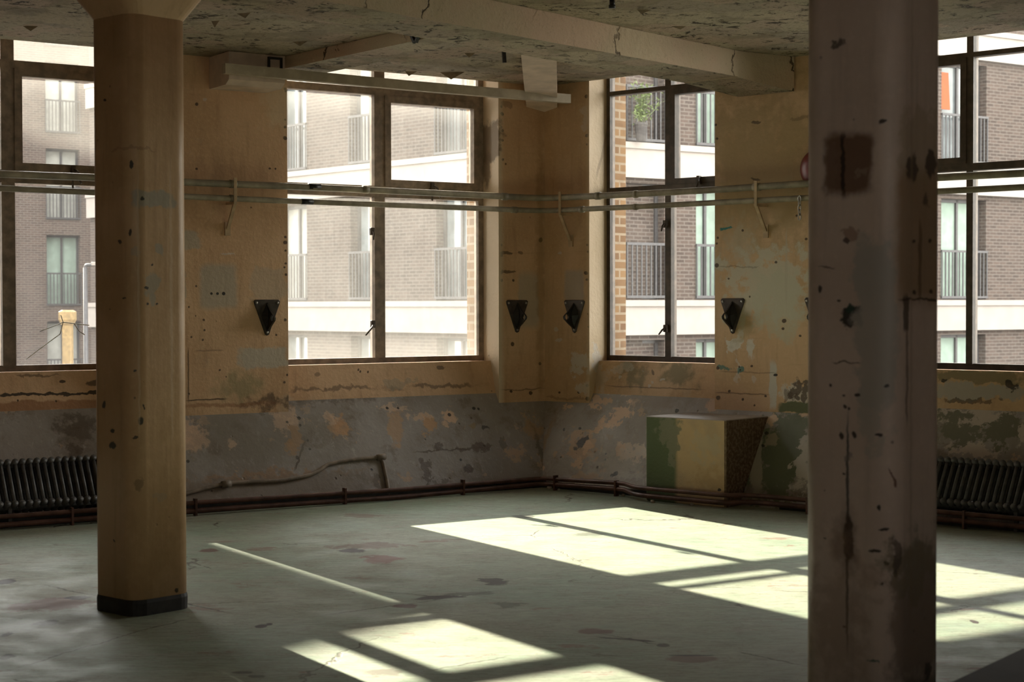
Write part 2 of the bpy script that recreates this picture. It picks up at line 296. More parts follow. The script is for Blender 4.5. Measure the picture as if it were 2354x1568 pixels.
dl(620, 1092, 170, 8, (.36, .20, .10), .6, 2, .1, soft=.5); dl(640, 1118, 230, 26, (.20, .15, .11), .6, 4, .06, soft=.3); dl(180, 985, 42, 30, DIRT, .65, 2, .12, soft=.4); dl(170, 1035, 16, 18, DIRT, .6, 2, .12, soft=.4); dl(590, 1000, 170, 60, (.24, .21, .17), .45, 3, .15, soft=.5)
M_DL = dado_mat('sloping_plinth_grey', D_)
D2 = []
dr(1425, 955, 34, 18, PEEL, .9, 3, .12, .5); dr(1370, 985, 24, 12, PEEL, .85, 3, .10, .6); dr(1340, 1025, 34, 34, (.48, .33, .22), .92, 3, .12); dr(1338, 1016, 13, 16, HOLE, .95, 2, .08); dr(1352, 1028, 12, 12, PEEL, .9, 2, .06); dr(1325, 1068, 14, 12, PEEL, .8, 2, .08)
dr(1455, 1040, 34, 18, (.66, .55, .47), .9, 3, .14); dr(1425, 1035, 14, 12, PEEL, .7, 2, .1); dr(1402, 1003, 8, 6, (.25, .19, .14), .85, 2, .05); dr(1350, 1095, 30, 14, (.46, .33, .22), .8, 2, .12); dr(1378, 925, 22, 10, PEEL, .85, 2, .12); dr(1310, 935, 12, 5, PEEL, .8, 2, .08); dr(1440, 905, 16, 6, PEEL, .75, 2, .08)
dr(1420, 1070, 60, 30, (.56, .53, .50), .55, 2, .16, soft=.5); dr(1560, 915, 80, 16, (.20, .16, .13), .6, 3, .08, soft=.5); dr(1505, 925, 40, 14, (.24, .19, .16), .6, 2, .1, soft=.5)
for px, py, r in ((1333, 986, 4), (1297, 988, 3), (1415, 1088, 5), (1408, 1092, 4), (1392, 1056, 3), (1556, 944, 4), (1250, 985, 3), (1393, 1043, 2.5)): dr(px, py, r, r, HOLE, .9, 2, .02)
dr(1247, 1030, 6, 70, (.28, .17, .08), .7, 2, .05, soft=.5); dr(1246, 1078, 5, 9, PEEL, .8, 2, .03)
dr(1800, 1050, 62, 120, (.125, .135, .085), .97, 4, .10); dr(1850, 1075, 26, 60, (.52, .46, .42), .95, 2, .16); dr(1860, 1010, 14, 30, (.52, .46, .42), .9, 2, .14); dr(1738, 1050, 13, 100, (.36, .31, .24), .95, 5, .03, .42); dr(1772, 965, 14, 16, PEEL, .85, 2, .06); dr(1773, 1010, 12, 14, (.34, .28, .20), .9, 3, .06); dr(1763, 997, 6, 4, HOLE, .85, 2, .03); dr(1755, 1023, 5, 3, HOLE, .8, 2, .03); dr(1855, 955, 14, 8, PEEL, .9, 2, .06)
dr(1640, 930, 14, 18, (.5, .33, .22), .8, 3, .06)
dr(2230, 960, 120, 22, (.50, .42, .36), .9, 4, .1); dr(2215, 985, 60, 32, (.155, .145, .10), .97, 3, .16); dr(2310, 985, 38, 34, (.155, .145, .10), .97, 3, .16); dr(2262, 955, 26, 20, (.50, .42, .36), .95, 2, .1); dr(2235, 1035, 60, 12, (.50, .42, .36), .9, 3, .14); dr(2345, 1000, 12, 25, (.52, .45, .40), .9, 2, .1)
M_DR = dado_mat('sloping_plinth_peeled', D2)

def ceil_mat(name, pink):
    m, N = new_mat(name); o = N.obj()
    n1 = N.noise(o, .9, 5); col = N.mix(N.ramp(n1, .38, .62), (.58, .48, .33), (.52, .45, .31))
    vo = N.n('ShaderNodeTexVoronoi', feature='F1'); N.put(vo.inputs['Vector'], N.vm('ADD', N.scale(o, 3.2, 3.2, 3.2), N.vm('SCALE', N.noise(o, 4, 4, .6, True), sc=.9))); vo.inputs['Scale'].default_value = 1.0
    cell = N.sep(vo.outputs['Color'])[0]
    col = N.mix(N.math('MULTIPLY', N.ramp(cell, .5, .62), pink), col, (.58, .43, .32))
    col = N.mix(N.math('MULTIPLY', N.ramp(cell, .82, .9), .5), col, (.36, .34, .25))
    fl = N.noise(N.scale(o, 9, 9, 1), 1.0, 7, .72, dist=.8); fl2 = N.noise(N.scale(o, 2.0, 2.0, 1), 1.0, 4, .6)
    flk = N.math('MULTIPLY', N.ramp(fl, .565, .59), N.ramp(fl2, .38, .50))
    col = N.mix(N.math('MULTIPLY', flk, .92), col, (.05, .035, .018))
    fine = N.noise(N.scale(o, 30, 30, 1), 1.0, 5, .75)
    col = N.mix(N.math('MULTIPLY', N.ramp(fine, .52, .62), .6), col, (.24, .19, .11))
    edge = N.ramp(N.sep(vo.outputs['Distance'])[0], .62, .75); col = N.mix(N.math('MULTIPLY', edge, .5), col, (.30, .24, .15))
    h = N.math('ADD', N.math('MULTIPLY', N.noise(o, 11, 7, .7), 1.4), N.math('ADD', N.math('MULTIPLY', fine, .4), N.math('MULTIPLY', cell, .5)))
    finish(N, col, .75, N.bump(N.math('SUBTRACT', h, flk), 1.0, .05), .25)
    return m
M_CEIL = ceil_mat('flaking_ceiling_paint', .75); 
def beam_mat():
    m, N = new_mat('beam_plaster'); o = N.obj(); n1 = N.noise(o, 1.3, 5)
    col = N.mix(N.ramp(n1, .4, .62), (.57, .46, .31), (.62, .45, .32))
    fl = N.noise(N.scale(o, 6, 12, 10), 1.0, 6, .68, dist=.6); flk = N.math('MULTIPLY', N.ramp(fl, .64, .68), N.ramp(N.noise(o, 2, 3), .5, .6))
    col = N.mix(N.math('MULTIPLY', flk, .8), col, (.06, .04, .025))
    vo = N.n('ShaderNodeTexVoronoi', feature='DISTANCE_TO_EDGE'); N.put(vo.inputs['Vector'], N.vm('ADD', N.scale(o, 1.1, 1.1, 1.1), N.vm('SCALE', N.noise(o, 5, 4, .6, True), sc=.35))); vo.inputs['Scale'].default_value = 1.0
    cr = N.math('MULTIPLY', N.ramp(vo.outputs['Distance'], .004, .014, 1, 0), N.ramp(N.noise(o, .8, 2), .45, .55))
    col = N.mix(N.math('MULTIPLY', cr, .9), col, (.05, .03, .015))
    fine = N.noise(N.scale(o, 45, 45, 45), 1.0, 3, .7); col = N.mix(N.math('MULTIPLY', N.ramp(fine, .57, .72), .35), col, (.26, .21, .13))
    finish(N, col, .75, N.bump(N.math('SUBTRACT', N.math('ADD', N.noise(o, 10, 6, .6), N.math('MULTIPLY', fine, .3)), N.math('ADD', flk, cr)), .7, .02), .25)
    return m
M_BEAM = beam_mat()

def floor_mat():
    m, N = new_mat('worn_green_floor_paint'); o = N.obj(); n1 = N.noise(o, .55, 5, .6); n2 = N.noise(o, 3.2, 6, .65); n4 = N.noise(o, 45, 4, .7)
    col = N.mix(N.ramp(n1, .38, .62), (.285, .30, .22), (.225, .285, .205))
    col = N.mix(N.math('MULTIPLY', N.ramp(n2, .48, .68), .65), col, (.31, .285, .235))
    col = N.mix(N.math('MULTIPLY', N.ramp(n2, .30, .42, 1, 0), .5), col, (.18, .25, .19))
    brush = N.noise(N.scale(o, 2.0, 22, 1), 1.0, 4, .65, dist=.5)
    col = N.mix(N.math('MULTIPLY', N.ramp(brush, .48, .66), .45), col, (.37, .36, .295)); br2 = N.noise(N.scale(o, 9, 70, 1), 1.0, 5, .75, dist=.4); col = N.mix(N.math('MULTIPLY', N.ramp(br2, .48, .60), .7), col, (.15, .155, .12))
    worn = N.math('MULTIPLY', N.ramp(N.noise(N.scale(o, 1.5, 3.0, 1), 1.0, 7, .75), .61, .64), .8)
    col = N.mix(worn, col, (.20, .125, .095))
    spk = N.math('MULTIPLY', N.ramp(N.noise(o, 30, 5, .78), .60, .66), N.ramp(n2, .42, .56)); col = N.mix(N.math('MULTIPLY', spk, .75), col, (.11, .075, .05))
    col = N.mix(N.math('MULTIPLY', N.ramp(n4, .52, .66), .45), col, (.145, .15, .115))
    vo = N.n('ShaderNodeTexVoronoi', feature='DISTANCE_TO_EDGE'); N.put(vo.inputs['Vector'], N.vm('ADD', N.scale(o, .55, .55, .55), N.vm('SCALE', N.noise(o, 3, 4, .6, True), sc=.18))); vo.inputs['Scale'].default_value = 1.0
    cr = N.math('MULTIPLY', N.ramp(vo.outputs['Distance'], .0015, .005, 1, 0), N.ramp(N.noise(o, 1.0, 3), .5, .6)); col = N.mix(N.math('MULTIPLY', cr, .85), col, (.07, .05, .035))
    x = N.sep(o); Pf = N.comb(x[0], x[1]); Nz = N.vm('MULTIPLY', N.vm('SUBTRACT', N.noise(o, 7, 5, .7, True), (.5, .5, .5)), (2.4, 2.4, 3.0)); lst = []
    def fp(px, py, hx, hy, c, al=.8, p=2., rag=.12, ang=0.0, soft=.16):
        rag *= .5; al = min(1, al*1.15)
        a = onZ(W0, px, py, 0); b = onZ(W0, px+1, py, 0); d = onZ(W0, px, py+1, 0)
        lst.append((a.x, a.y, abs(b.x-a.x)*hx, abs(d.y-a.y)*hy, c, al, p, rag, ang, soft))
    BR = (.17, .10, .08); DK = (.035, .022, .016)
    def fl_(p1, p2, w=.006, c=(.04, .026, .018), al=.8):
        a = onZ(W0, *p1, 0); b = onZ(W0, *p2, 0); m_ = (a+b)/2; lst.append((m_.x, m_.y, (b-a).length/2, w, c, al, 6., .035, math.atan2(b.y-a.y, b.x-a.x), .4))
    for p1, p2 in (((60, 1530), (330, 1448)), ((330, 1448), (420, 1426)), ((760, 1412), (960, 1386)), ((960, 1386), (1130, 1360)), ((1390, 1458), (1530, 1485)), ((1000, 1540), (1150, 1512)), ((880, 1360), (1040, 1376)), ((100, 1345), (215, 1368)), ((420, 1385), (520, 1408)), ((1700, 1500), (1850, 1530))): fl_(p1, p2)
    fp(120, 1390, 100, 12, BR, .85, 2, .14, .35); fp(185, 1374, 26, 5, DK, .9, 2, .1); fp(15, 1337, 22, 7, DK, .85, 2, .08); fp(110, 1432, 25, 6, DK, .7, 2, .1); fp(12, 1460, 14, 7, DK, .8, 2, .08); fp(15, 1510, 14, 6, DK, .7, 2, .08)
    fp(480, 1266, 22, 4, (.12, .06, .045), .8, 2, .08); fp(850, 1255, 85, 7, BR, .6, 2, .2); fp(810, 1266, 32, 4.5, DK, .85, 2, .1); fp(875, 1285, 38, 9, (.22, .115, .10), .75, 2, .16); fp(830, 1185, 40, 4, BR, .45, 2, .15)
    fp(1130, 1337, 34, 8, DK, .75, 2, .16); fp(1010, 1374, 60, 4, DK, .8, 2, .1, .25); fp(935, 1393, 26, 5, (.12, .06, .05), .8, 2, .1); fp(1080, 1365, 60, 4, DK, .5, 2, .1, .2); fp(1170, 1390, 30, 6, DK, .45, 2, .15)
    fp(1370, 1452, 45, 6, (.14, .085, .065), .85, 2, .1); fp(1440, 1470, 70, 2, DK, .7, 2, .04, -.4); fp(1525, 1483, 14, 4, DK, .7, 2, .06); fp(1590, 1515, 58, 8, (.17, .115, .09), .8, 2, .05); fp(1590, 1507, 56, 1.6, DK, .8, 2, .03)
    fp(2240, 1430, 10, 4, DK, .9, 2, .05); fp(600, 1440, 14, 5, DK, .9, 2, .04); fp(618, 1435, 8, 3, DK, .9, 2, .04); fp(560, 1547, 30, 3, DK, .7, 2, .06); fp(590, 1556, 20, 3, DK, .6, 2, .06); fp(1200, 1188, 26, 4, DK, .6, 2, .1); fp(1360, 1228, 40, 3, DK, .4, 2, .14)
    fp(880, 1545, 40, 8, (.10, .06, .04), .55, 2, .12); fp(1610, 1165, 60, 5, (.22, .16, .12), .3, 2, .1)
    col = patches(N, Pf, Nz, col, lst)
    h = N.math('SUBTRACT', N.math('ADD', N.math('MULTIPLY', n2, .5), N.math('ADD', N.math('MULTIPLY', brush, .5), N.math('MULTIPLY', n4, .15))), N.math('ADD', N.math('MULTIPLY', worn, .5), cr))
    finish(N, col, N.ramp(n2, .3, .7, .48, .72), N.bump(h, .3, .012), .22)
    return m
M_FLOOR = floor_mat()

def brick_mat(name, c1, c2, mortar, bw=.225, bh=.075, ms=.012, vert='xz'):
    m, N = new_mat(name); o = N.obj(); x = N.sep(o)
    v = N.comb(N.math('ADD', x[0], x[1]), x[2]); b = N.n('ShaderNodeTexBrick'); N.put(b.inputs['Vector'], v)
    b.inputs['Color1'].default_value = rgba(c1); b.inputs['Color2'].default_value = rgba(c2); b.inputs['Mortar'].default_value = rgba(mortar)
    b.inputs['Scale'].default_value = 1.0; b.inputs['Mortar Size'].default_value = ms; b.inputs['Brick Width'].default_value = bw; b.inputs['Row Height'].default_value = bh; b.inputs['Bias'].default_value = 0
    col = N.mix(N.math('MULTIPLY', N.noise(o, .35, 4), .3), b.outputs['Color'], tuple(v_*1.25 for v_ in c1)); col = N.mix(N.math('MULTIPLY', N.ramp(N.noise(o, 12, 4), .5, .75), .3), col, tuple(v_*.6 for v_ in c2))
    finish(N, col, .9, N.bump(b.outputs['Fac'], -.3, .008), .2); return m
M_BRICK = brick_mat('grey_brown_brick', (.052, .037, .030), (.026, .019, .016), (.078, .066, .057))
M_BRICK2 = brick_mat('dark_brown_brick', (.058, .038, .030), (.03, .021, .017), (.09, .074, .062))
M_STOCK = brick_mat('yellow_stock_brick', (.12, .068, .028), (.062, .031, .014), (.15, .12, .085), ms=.011)
M_CONC = plain('pale_precast_concrete', (.20, .178, .16), .8, var=.06, scale=3)
M_DARKMET = plain('dark_grey_metal', (.045, .043, .045), .5, .3, .2)
M_PANE = plain('dim_window_pane', (.10, .115, .12), .08, 0, .3, .02, 2, .5)
M_CURT = plain('pale_green_curtain', (.17, .22, .185), .9, 0, .12, .1, 6)
M_CURT2 = plain('white_curtain', (.26, .26, .235), .9, 0, .12, .1, 6)
M_ORANGE = plain('orange_cloth', (.24, .05, .016), .9, 0, .12, .1, 8)
M_LEAF = plain('leaf_green', (.06, .085, .018), .55, 0, .4, .1, 12)
M_FRAME = plain('window_frame_paint', (.25, .19, .14), .55, 0, .3, .4, 14)
M_FRAMED = plain('window_frame_dark', (.085, .062, .045), .55, 0, .3, .4, 14)
M_PIPE = plain('painted_pipe', (.29, .25, .18), .45, 0, .28, .3, 9)
M_BRKT = plain('bracket_paint', (.50, .36, .22), .6, 0, .2, .3, 9)
M_RUSTP = plain('brown_pipe', (.105, .05, .036), .45, .1, .35, .3, 12)
M_IRON = plain('black_iron', (.022, .02, .018), .42, .2, .3, .3, 30, .5)
M_RAD = plain('radiator_grey', (.085, .08, .075), .5, .15, .3, .3, 20, .45)
M_STEEL = plain('bare_steel', (.45, .43, .40), .35, .8, .15)
M_RED = plain('red_enamel', (.16, .012, .008), .35, 0, .2, .1, 10, .5)
M_WOOD = plain('painted_timber', (.40, .33, .235), .7, 0, .15, .4, 10)
M_COND = plain('painted_conduit', (.24, .19, .145), .55, 0, .35, .5, 14)
M_BLACK = plain('black_skirting_paint', (.02, .017, .014), .55, 0, .4, .3, 18)
M_CRATE = plain('dark_scuffed_wood', (.012, .0095, .009), .7, 0, .35, .4, 6)
M_YEL = plain('weathered_yellow_post', (.15, .10, .04), .7, 0, .25)
M_ASPH = plain('street_asphalt', (.11, .11, .11), .9, 0, .2, .3, 3)
M_CHIP = plain('plaster_crumb', (.55, .48, .40), .9, 0, .2)
M_PLASTER = plain('bracket_plaster_pink', (.62, .49, .38), .8, 0, .14, .5, 7)

def glass_mat(name, dirt, streak):
    m, N = new_mat(name); o = N.obj(); x = N.sep(o)
    a = N.noise(o, 1.6, 5, .6); b = N.noise(N.scale(o, 40, 1, 5), 1.0, 4, .7); c = N.noise(o, 16, 6, .75); sc_ = N.noise(N.scale(o, 9, 1, 30), 1.0, 5, .75, dist=1.5)
    d = N.math('ADD', N.math('MULTIPLY', N.ramp(a, .3, .7), .35), N.math('MULTIPLY', N.ramp(b, .45, .75), streak*.5))
    d = N.math('ADD', d, N.math('MULTIPLY', N.ramp(c, .55, .75), .25)); d = N.math('ADD', d, N.math('MULTIPLY', N.ramp(sc_, .70, .73), .7))
    d = N.math('ADD', d, N.math('ADD', N.ramp(x[2], 2.95, 3.26, 0, 1.1), N.ramp(x[2], 1.35, 1.08, 0, .8)))
    fac = N.math('MULTIPLY', N.math('ADD', d, .7), dirt, clamp=True)
    tr = N.n('ShaderNodeBsdfTransparent'); tr.inputs[0].default_value = (.95, .965, .955, 1)
    tl = N.n('ShaderNodeBsdfTranslucent'); tl.inputs[0].default_value = (.92, .90, .86, 1); df = N.n('ShaderNodeBsdfDiffuse'); df.inputs[0].default_value = (.6, .58, .54, 1)
    dm = N.n('ShaderNodeMixShader'); dm.inputs[0].default_value = .25; N.nt.links.new(tl.outputs[0], dm.inputs[1]); N.nt.links.new(df.outputs[0], dm.inputs[2])
    gl = N.n('ShaderNodeBsdfGlossy'); gl.inputs['Roughness'].default_value = .02; gl.inputs[0].default_value = (1, 1, 1, 1)
    m0 = N.n('ShaderNodeMixShader'); fr = N.n('ShaderNodeFresnel'); fr.inputs[0].default_value = 1.3; N.nt.links.new(fr.outputs[0], m0.inputs[0]); N.nt.links.new(tr.outputs[0], m0.inputs[1]); N.nt.links.new(gl.outputs[0], m0.inputs[2])
    m1 = N.n('ShaderNodeMixShader'); N.nt.links.new(fac, m1.inputs[0]); N.nt.links.new(m0.outputs[0], m1.inputs[1]); N.nt.links.new(dm.outputs[0], m1.inputs[2])
    out = N.n('ShaderNodeOutputMaterial'); N.nt.links.new(m1.outputs[0], out.inputs[0]); return m
M_GLASSL = glass_mat('dusty_glass', .033, .5)
M_GLASSR = glass_mat('clear_old_glass', .007, .4)

# ------------------------------------------------------------------ room shell
CEIL, HEAD, REC, SILL, THK = 3.36, 3.62, .27, 1.03, .50
LW = [(-2.41, -.468), (-5.66, -3.72)]
RW = [(.486, 1.742), (2.83, 4.77)]
EXT = 15.5
# floor and ceiling: the rhomb between the two window walls and the two back walls
Kc = K.copy()
def RH(a, b): return Kc - dL*a + dR*b
def quadslab(z0, z1, m=.4):
    c = [Kc+nL*m+nR*m*1.2, Kc-dL*EXT+nL*m, Kc-dL*EXT+dR*EXT, Kc+dR*EXT+nR*m]
    return MB().prism([(p.x, p.y) for p in c], z0, z1, 'z')
struct(quadslab(-.25, 0).build('floor', M_FLOOR), 'worn green painted concrete floor')
ceil = struct(quadslab(CEIL, CEIL+.32, 0).build('ceiling', M_CEIL), 'flaking cream painted concrete ceiling')
def window_wall(name, F, wins, s0, s1, mat, cuts):
    mb = MB(); edges = sorted(wins); cur = s0; slot = lambda x: sum(x > c for c in cuts); BK = len(mat)
    for (a, b) in edges+[(s1, s1)]:
        if a > cur: mb.box(cur, a, 0, REC+.02, 0, HEAD+.3, slot((cur+a)/2)); mb.box(cur, a, REC+.02, THK, -3.9, CEIL+1.2, BK)
        if b > a:
            mb.prism([(.05, .5), (.05, .76), (.13, SILL), (REC+.02, SILL-.005), (REC+.02, .5)], a, b, 'x', slot((a+b)/2))
            mb.box(a, b, REC+.02, THK, -3.9, SILL-.01, BK); mb.box(a, b, REC+.02, THK, HEAD-.01, CEIL+1.2, BK); mb.box(a, b, 0.0, REC+.02, HEAD, HEAD+.3, slot((a+b)/2)); 
        cur = b
    return struct(mb.build(name, mat+[M_STOCK], None, F))
window_wall('wall_left', FL, LW, -EXT, .25, M_WL, LWC)['label'] = 'tan painted window wall running left from the corner'
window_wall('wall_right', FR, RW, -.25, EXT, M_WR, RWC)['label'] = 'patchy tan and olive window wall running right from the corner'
# plain back walls that close the room behind the camera
mb = MB(); mb.box(-EXT-.2, EXT, -.2, 0, 0, CEIL); struct(mb.build('wall_back', M_WL[0], None, frame(Kc-dL*EXT, dR)))
FF = frame(Kc+dR*EXT, -dL); FW = (12.0, 13.2)  # FW: opening for the added window, out of view
mb = MB(); mb.box(-.2, FW[0], 0, REC, 0, CEIL).box(FW[1], EXT, 0, REC, 0, CEIL).box(FW[0], FW[1], 0, REC, 0, SILL).box(FW[0], FW[1], 0, REC, 3.2, CEIL); struct(mb.build('wall_front', M_WL[0], None, FF))
# sloping plinth at the foot of both walls
prof = [(-.40, 0), (-.385, .05), (0, .68), (.049, .76), (.24, .76), (.24, 0)]
struct(MB().prism(prof, -EXT, .2, 'x').build('baseboard_left', M_DL, None, FL), 'sloping grey concrete plinth with peeled patches, left of corner')
struct(MB().prism(prof, -.2, EXT, 'x').build('baseboard_right', M_DR, None, FR), 'sloping grey and green concrete plinth, right of corner')
# dark painted strip at the foot of the slope
mb = MB().box(-EXT, -.03, -.425, -.40, 0, .065); struct(mb.build('trim_1', M_BLACK, None, FL), 'dark strip at foot of left plinth')
mb = MB().box(.03, 1.5, -.425, -.40, 0, .05).box(2.6, EXT, -.425, -.40, 0, .05); struct(mb.build('trim_2', M_BLACK, None, FR), 'dark strip at foot of right plinth')

# ------------------------------------------------------------------ windows
def window(name, F, a, b, M, gl, tz, uz, mul, mw, case, label, top=None):
    """frame with one mullion, a low and a high transom; case = set of 'UL','UR','LL','LR' lights that are casements"""
    y0, y1 = REC-.035, REC+.035; top = top or HEAD; z0 = SILL; thin = M is M_FRAMED; th, uh = (.026, .017) if thin else (.045, .028)
    mb = MB(); f = .035 if thin else .05
    mb.box(a, a+f, y0, y1, z0, top); mb.box(b-f, b, y0, y1, z0, top); mb.box(a+f, b-f, y0, y1, z0, z0+.045); mb.box(a+f, b-f, y0, y1, top-.03, top)
    mb.box(mul-mw/2, mul+mw/2, y0-.01, y1, z0+.04, top-.02); mb.box(a+f, b-f, y0-.012, y1-.002, tz-th, tz+th); mb.box(a+f, b-f, y0-.012, y1-.002, uz-uh, uz+uh)
    w = struct(mb.build(name, M, None, F), label)
    xs = [(a+f, mul-mw/2), (mul+mw/2, b-f)]; zs = [(z0+.045, tz-th), (tz+th, uz-uh), (uz+uh, top-.03)]
    for i, (xa, xb) in enumerate(xs):
        for j, (za, zb) in enumerate(zs):
            key = 'LUT'[j]+'LR'[i]
            if key in case:
                t = .045 if thin else .055; c = MB(); c.box(xa, xa+t, y0-.02, y1-.01, za, zb).box(xb-t, xb, y0-.02, y1-.01, za, zb).box(xa+t, xb-t, y0-.02, y1-.01, za, za+t).box(xa+t, xb-t, y0-.02, y1-.01, zb-t, zb)
                co = c.build('casement', M, w); xa2, xb2, za2, zb2, par = xa+t, xb-t, za+t, zb-t, co
            else: xa2, xb2, za2, zb2, par = xa, xb, za, zb, w
            MB().box(xa2-.004, xb2+.004, REC-.003, REC+.003, za2-.004, zb2+.004).build('pane', gl, par)
    return w
def stay(w, F, px, py, py2):          # casement stay hanging from the transom
    s, z = inF(F, px, py, REC-.06).x, inF(F, px, py, REC-.06).z; z2 = inF(F, px, py2, REC-.06).z
    mb = MB(); mb.loft([[(s-.02, .19, z-.05), (s+.02, .19, z-.05), (s+.02, .225, z-.05), (s-.02, .225, z-.05)], [(s-.012, .19, z+.02), (s+.012, .19, z+.02), (s+.012, .225, z+.02), (s-.012, .225, z+.02)]])
    mb.tube(soft_poly([(s, .205, z), (s+.03, .16, z-.03), (s+.02, .14, z-.08), (s+.035, .13, z-.11)], .03), .008, 8)
    mb.bar((s-.01, .19, z-.04), (s-.01, .19, z2), .012, .01); mb.build('window_stay', M_FRAMED, w)
def latch(w, F, px, py, dx, dz):
    q_ = inF(F, px, py, REC-.06); s, z = q_.x, q_.z
    mb = MB(); mb.box(s-.018, s+.018, .19, .225, z-.03, z+.03, 0, .006); mb.tube([(s, .19, z), (s+dx*.3, .17, z+dz*.3), (s+dx, .165, z+dz)], [.009, .008, .006], 8); mb.build('window_latch', M_FRAMED, w)
w2 = window('window_2', FL, -2.41, -.468, M_FRAME, M_GLASSL, 2.425, 3.235, -1.475, .095, {'UR'}, 'tall two-light steel window with hazy sunlit glass, left of the corner')
w1 = window('window_1', FL, -5.66, -3.72, M_FRAME, M_GLASSL, 2.425, 3.225, LP(16, 600, REC)[0], .095, {'UR'}, 'steel window at far left, partly behind the left column')
w3 = window('window_3', FR, .486, 1.742, M_FRAMED, M_GLASSR, 2.455, 3.27, RP(1543, 600, REC)[0], .06, {'UR'}, 'narrow steel window right of the corner with clear glass')
w4 = window('window_4', FR, 2.83, 4.77, M_FRAMED, M_GLASSR, 2.475, 3.27, RP(2235, 600, REC)[0], .05, {'UL'}, 'steel window at far right, beyond the right column')
window('window_5', FF, FW[0], FW[1], M_FRAMED, M_GLASSR, 2.43, 2.9, 12.6, .06, set(), 'unseen steel window added behind the camera to light the right column', 3.2)  # window added behind the camera to brighten the right column
stay(w2, FL, 993, 425, 462); stay(w1, FL, 168, 388, 445); stay(w3, FR, 1607, 410, 428)
latch(w2, FL, 857, 745, -.09, -.09); latch(w2, FL, 855, 532, -.01, -.07); latch(w3, FR, 1531, 755, -.04, -.05); latch(w3, FR, 1530, 515, -.01, -.06)
# cracks in the lower pane of the far left window
mb = MB()
for pts in (((92, 762), (118, 752), (145, 741), (170, 744), (205, 748)), ((60, 826), (100, 796), (138, 768), (145, 741)), ((145, 741), (140, 725)), ((170, 744), (182, 762), (195, 770))):
    mb.tube([(LP(x, y, REC-.006)[0], REC-.006, LP(x, y, REC-.006)[1]) for x, y in pts], .0035, 6)
mb.build('glass_crack', plain('cracked_glass_edge', (.75, .72, .66), .3), w1)

# ------------------------------------------------------------------ concrete columns, beams, brackets
S, CH = .35, .06
def rnd_(h, c, z, n=5):
    out = []
    for cx, cy, a0 in ((h-c, -h+c, -90), (h-c, h-c, 0), (-h+c, h-c, 90), (-h+c, -h+c, 180)):
        e = math.radians(a0); t = (-math.sin(e)*.006, math.cos(e)*.006); out.append((cx+c*math.cos(e)-t[0], cy+c*math.sin(e)-t[1], z))
        for k in range(n+1):
            a = math.radians(a0+90*k/n); out.append((cx+c*math.cos(a), cy+c*math.sin(a), z))
        e = math.radians(a0+90); t = (-math.sin(e)*.006, math.cos(e)*.006); out.append((cx+c*math.cos(e)+t[0], cy+c*math.sin(e)+t[1], z))
    return out
def oct_(h, c, z): return [(-h+c, -h, z), (h-c, -h, z), (h, -h+c, z), (h, h-c, z), (h-c, h, z), (-h+c, h, z), (-h, h-c, z), (-h, -h+c, z)]
def colmap(cx, cy):
    F = frame(V((cx, cy, 0)), dR)
    def fn(px, py):
        h = S/2
        a = F.inverted() @ hit(px, py, F @ V((0, -h, 0)), F.to_3x3() @ V((0, -1, 0)))
        if a.x <= h-.03: return (a.x - h, a.z)
        b = F.inverted() @ hit(px, py, F @ V((h, 0, 0)), F.to_3x3() @ V((1, 0, 0)))
        return (h + b.y, b.z)
    return fn
CA, CB = (-1.835, 8.165), (1.205, 5.52)
def col_mat(name, lst, c1, c2):
    m, N = new_mat(name); o = N.obj(); x = N.sep(o); n1 = N.noise(o, 2.2, 4); n2 = N.noise(N.scale(o, 22, 22, 1.6), 1.0, 4); n3 = N.noise(o, 40, 3)
    col = N.mix(N.ramp(n1, .35, .66), c1, c2); col = N.mix(N.math('MULTIPLY', N.ramp(n2, .5, .78), .35), col, tuple(v*.62 for v in c2))
    col = N.mix(N.math('MULTIPLY', N.ramp(n3, .5, .8), .2), col, tuple(min(1, v*1.3) for v in c1))
    P = N.comb(N.math('ADD', x[0], x[1]), x[2]); Nz = N.vm('MULTIPLY', N.vm('SUBTRACT', N.noise(o, 16, 4, .6, True), (.5, .5, .5)), (2.4, 2.4, 3.0)); col = patches(N, P, Nz, col, lst)
    vo = N.n('ShaderNodeTexVoronoi'); N.put(vo.inputs['Vector'], o); vo.inputs['Scale'].default_value = 12
    dots = N.math('MULTIPLY', N.ramp(vo.outputs['Distance'], .05, .1, 1, 0), N.ramp(N.noise(o, 2.3, 2), .54, .6)); col = N.mix(N.math('MULTIPLY', dots, .85), col, (.03, .022, .02))
    finish(N, col, N.ramp(n1, .3, .7, .42, .58), N.bump(N.math('SUBTRACT', N.math('ADD', N.noise(o, 9, 5), N.math('MULTIPLY', n2, .4)), dots), .4, .01), .4); return m
fa, fb = colmap(*CA), colmap(*CB); La, Lb = [], []
def ca(*a, **k): La.append(pxp(fa, *a, **k))
def cb(*a, **k): Lb.append(pxp(fb, *a, **k))
CG = (.36, .33, .26)
ca(350, 458, 50, 17, CG, .85, 4, .03); ca(366, 574, 10, 12, CG, .7, 3, .03); ca(308, 578, 10, 14, CG, .5, 2, .05); ca(350, 655, 17, 32, CG, .7, 2, .06); ca(352, 690, 7, 14, CG, .7, 3, .02); ca(365, 1140, 20, 8, CG, .4, 2, .06)
for px, py, w_, h_ in ((299, 377, 5.5, 8), (297, 533, 4, 10), (349, 609, 2.5, 3), (338, 699, 2.5, 3), (363, 699, 2.5, 3), (327, 455, 5, 5), (310, 853, 5, 4), (324, 967, 6, 10), (331, 935, 2, 7), (258, 1025, 9, 8), (275, 555, 4, 4), (262, 1243, 3, 3), (405, 1360, 4, 5), (239, 930, 3, 9), (310, 1010, 7, 3), (258, 990, 5, 6), (337, 660, 5, 4), (285, 686, 5, 2), (240, 232, 4, 3)): ca(px, py, w_, h_, (.03, .03, .028), .92, 2, .02)
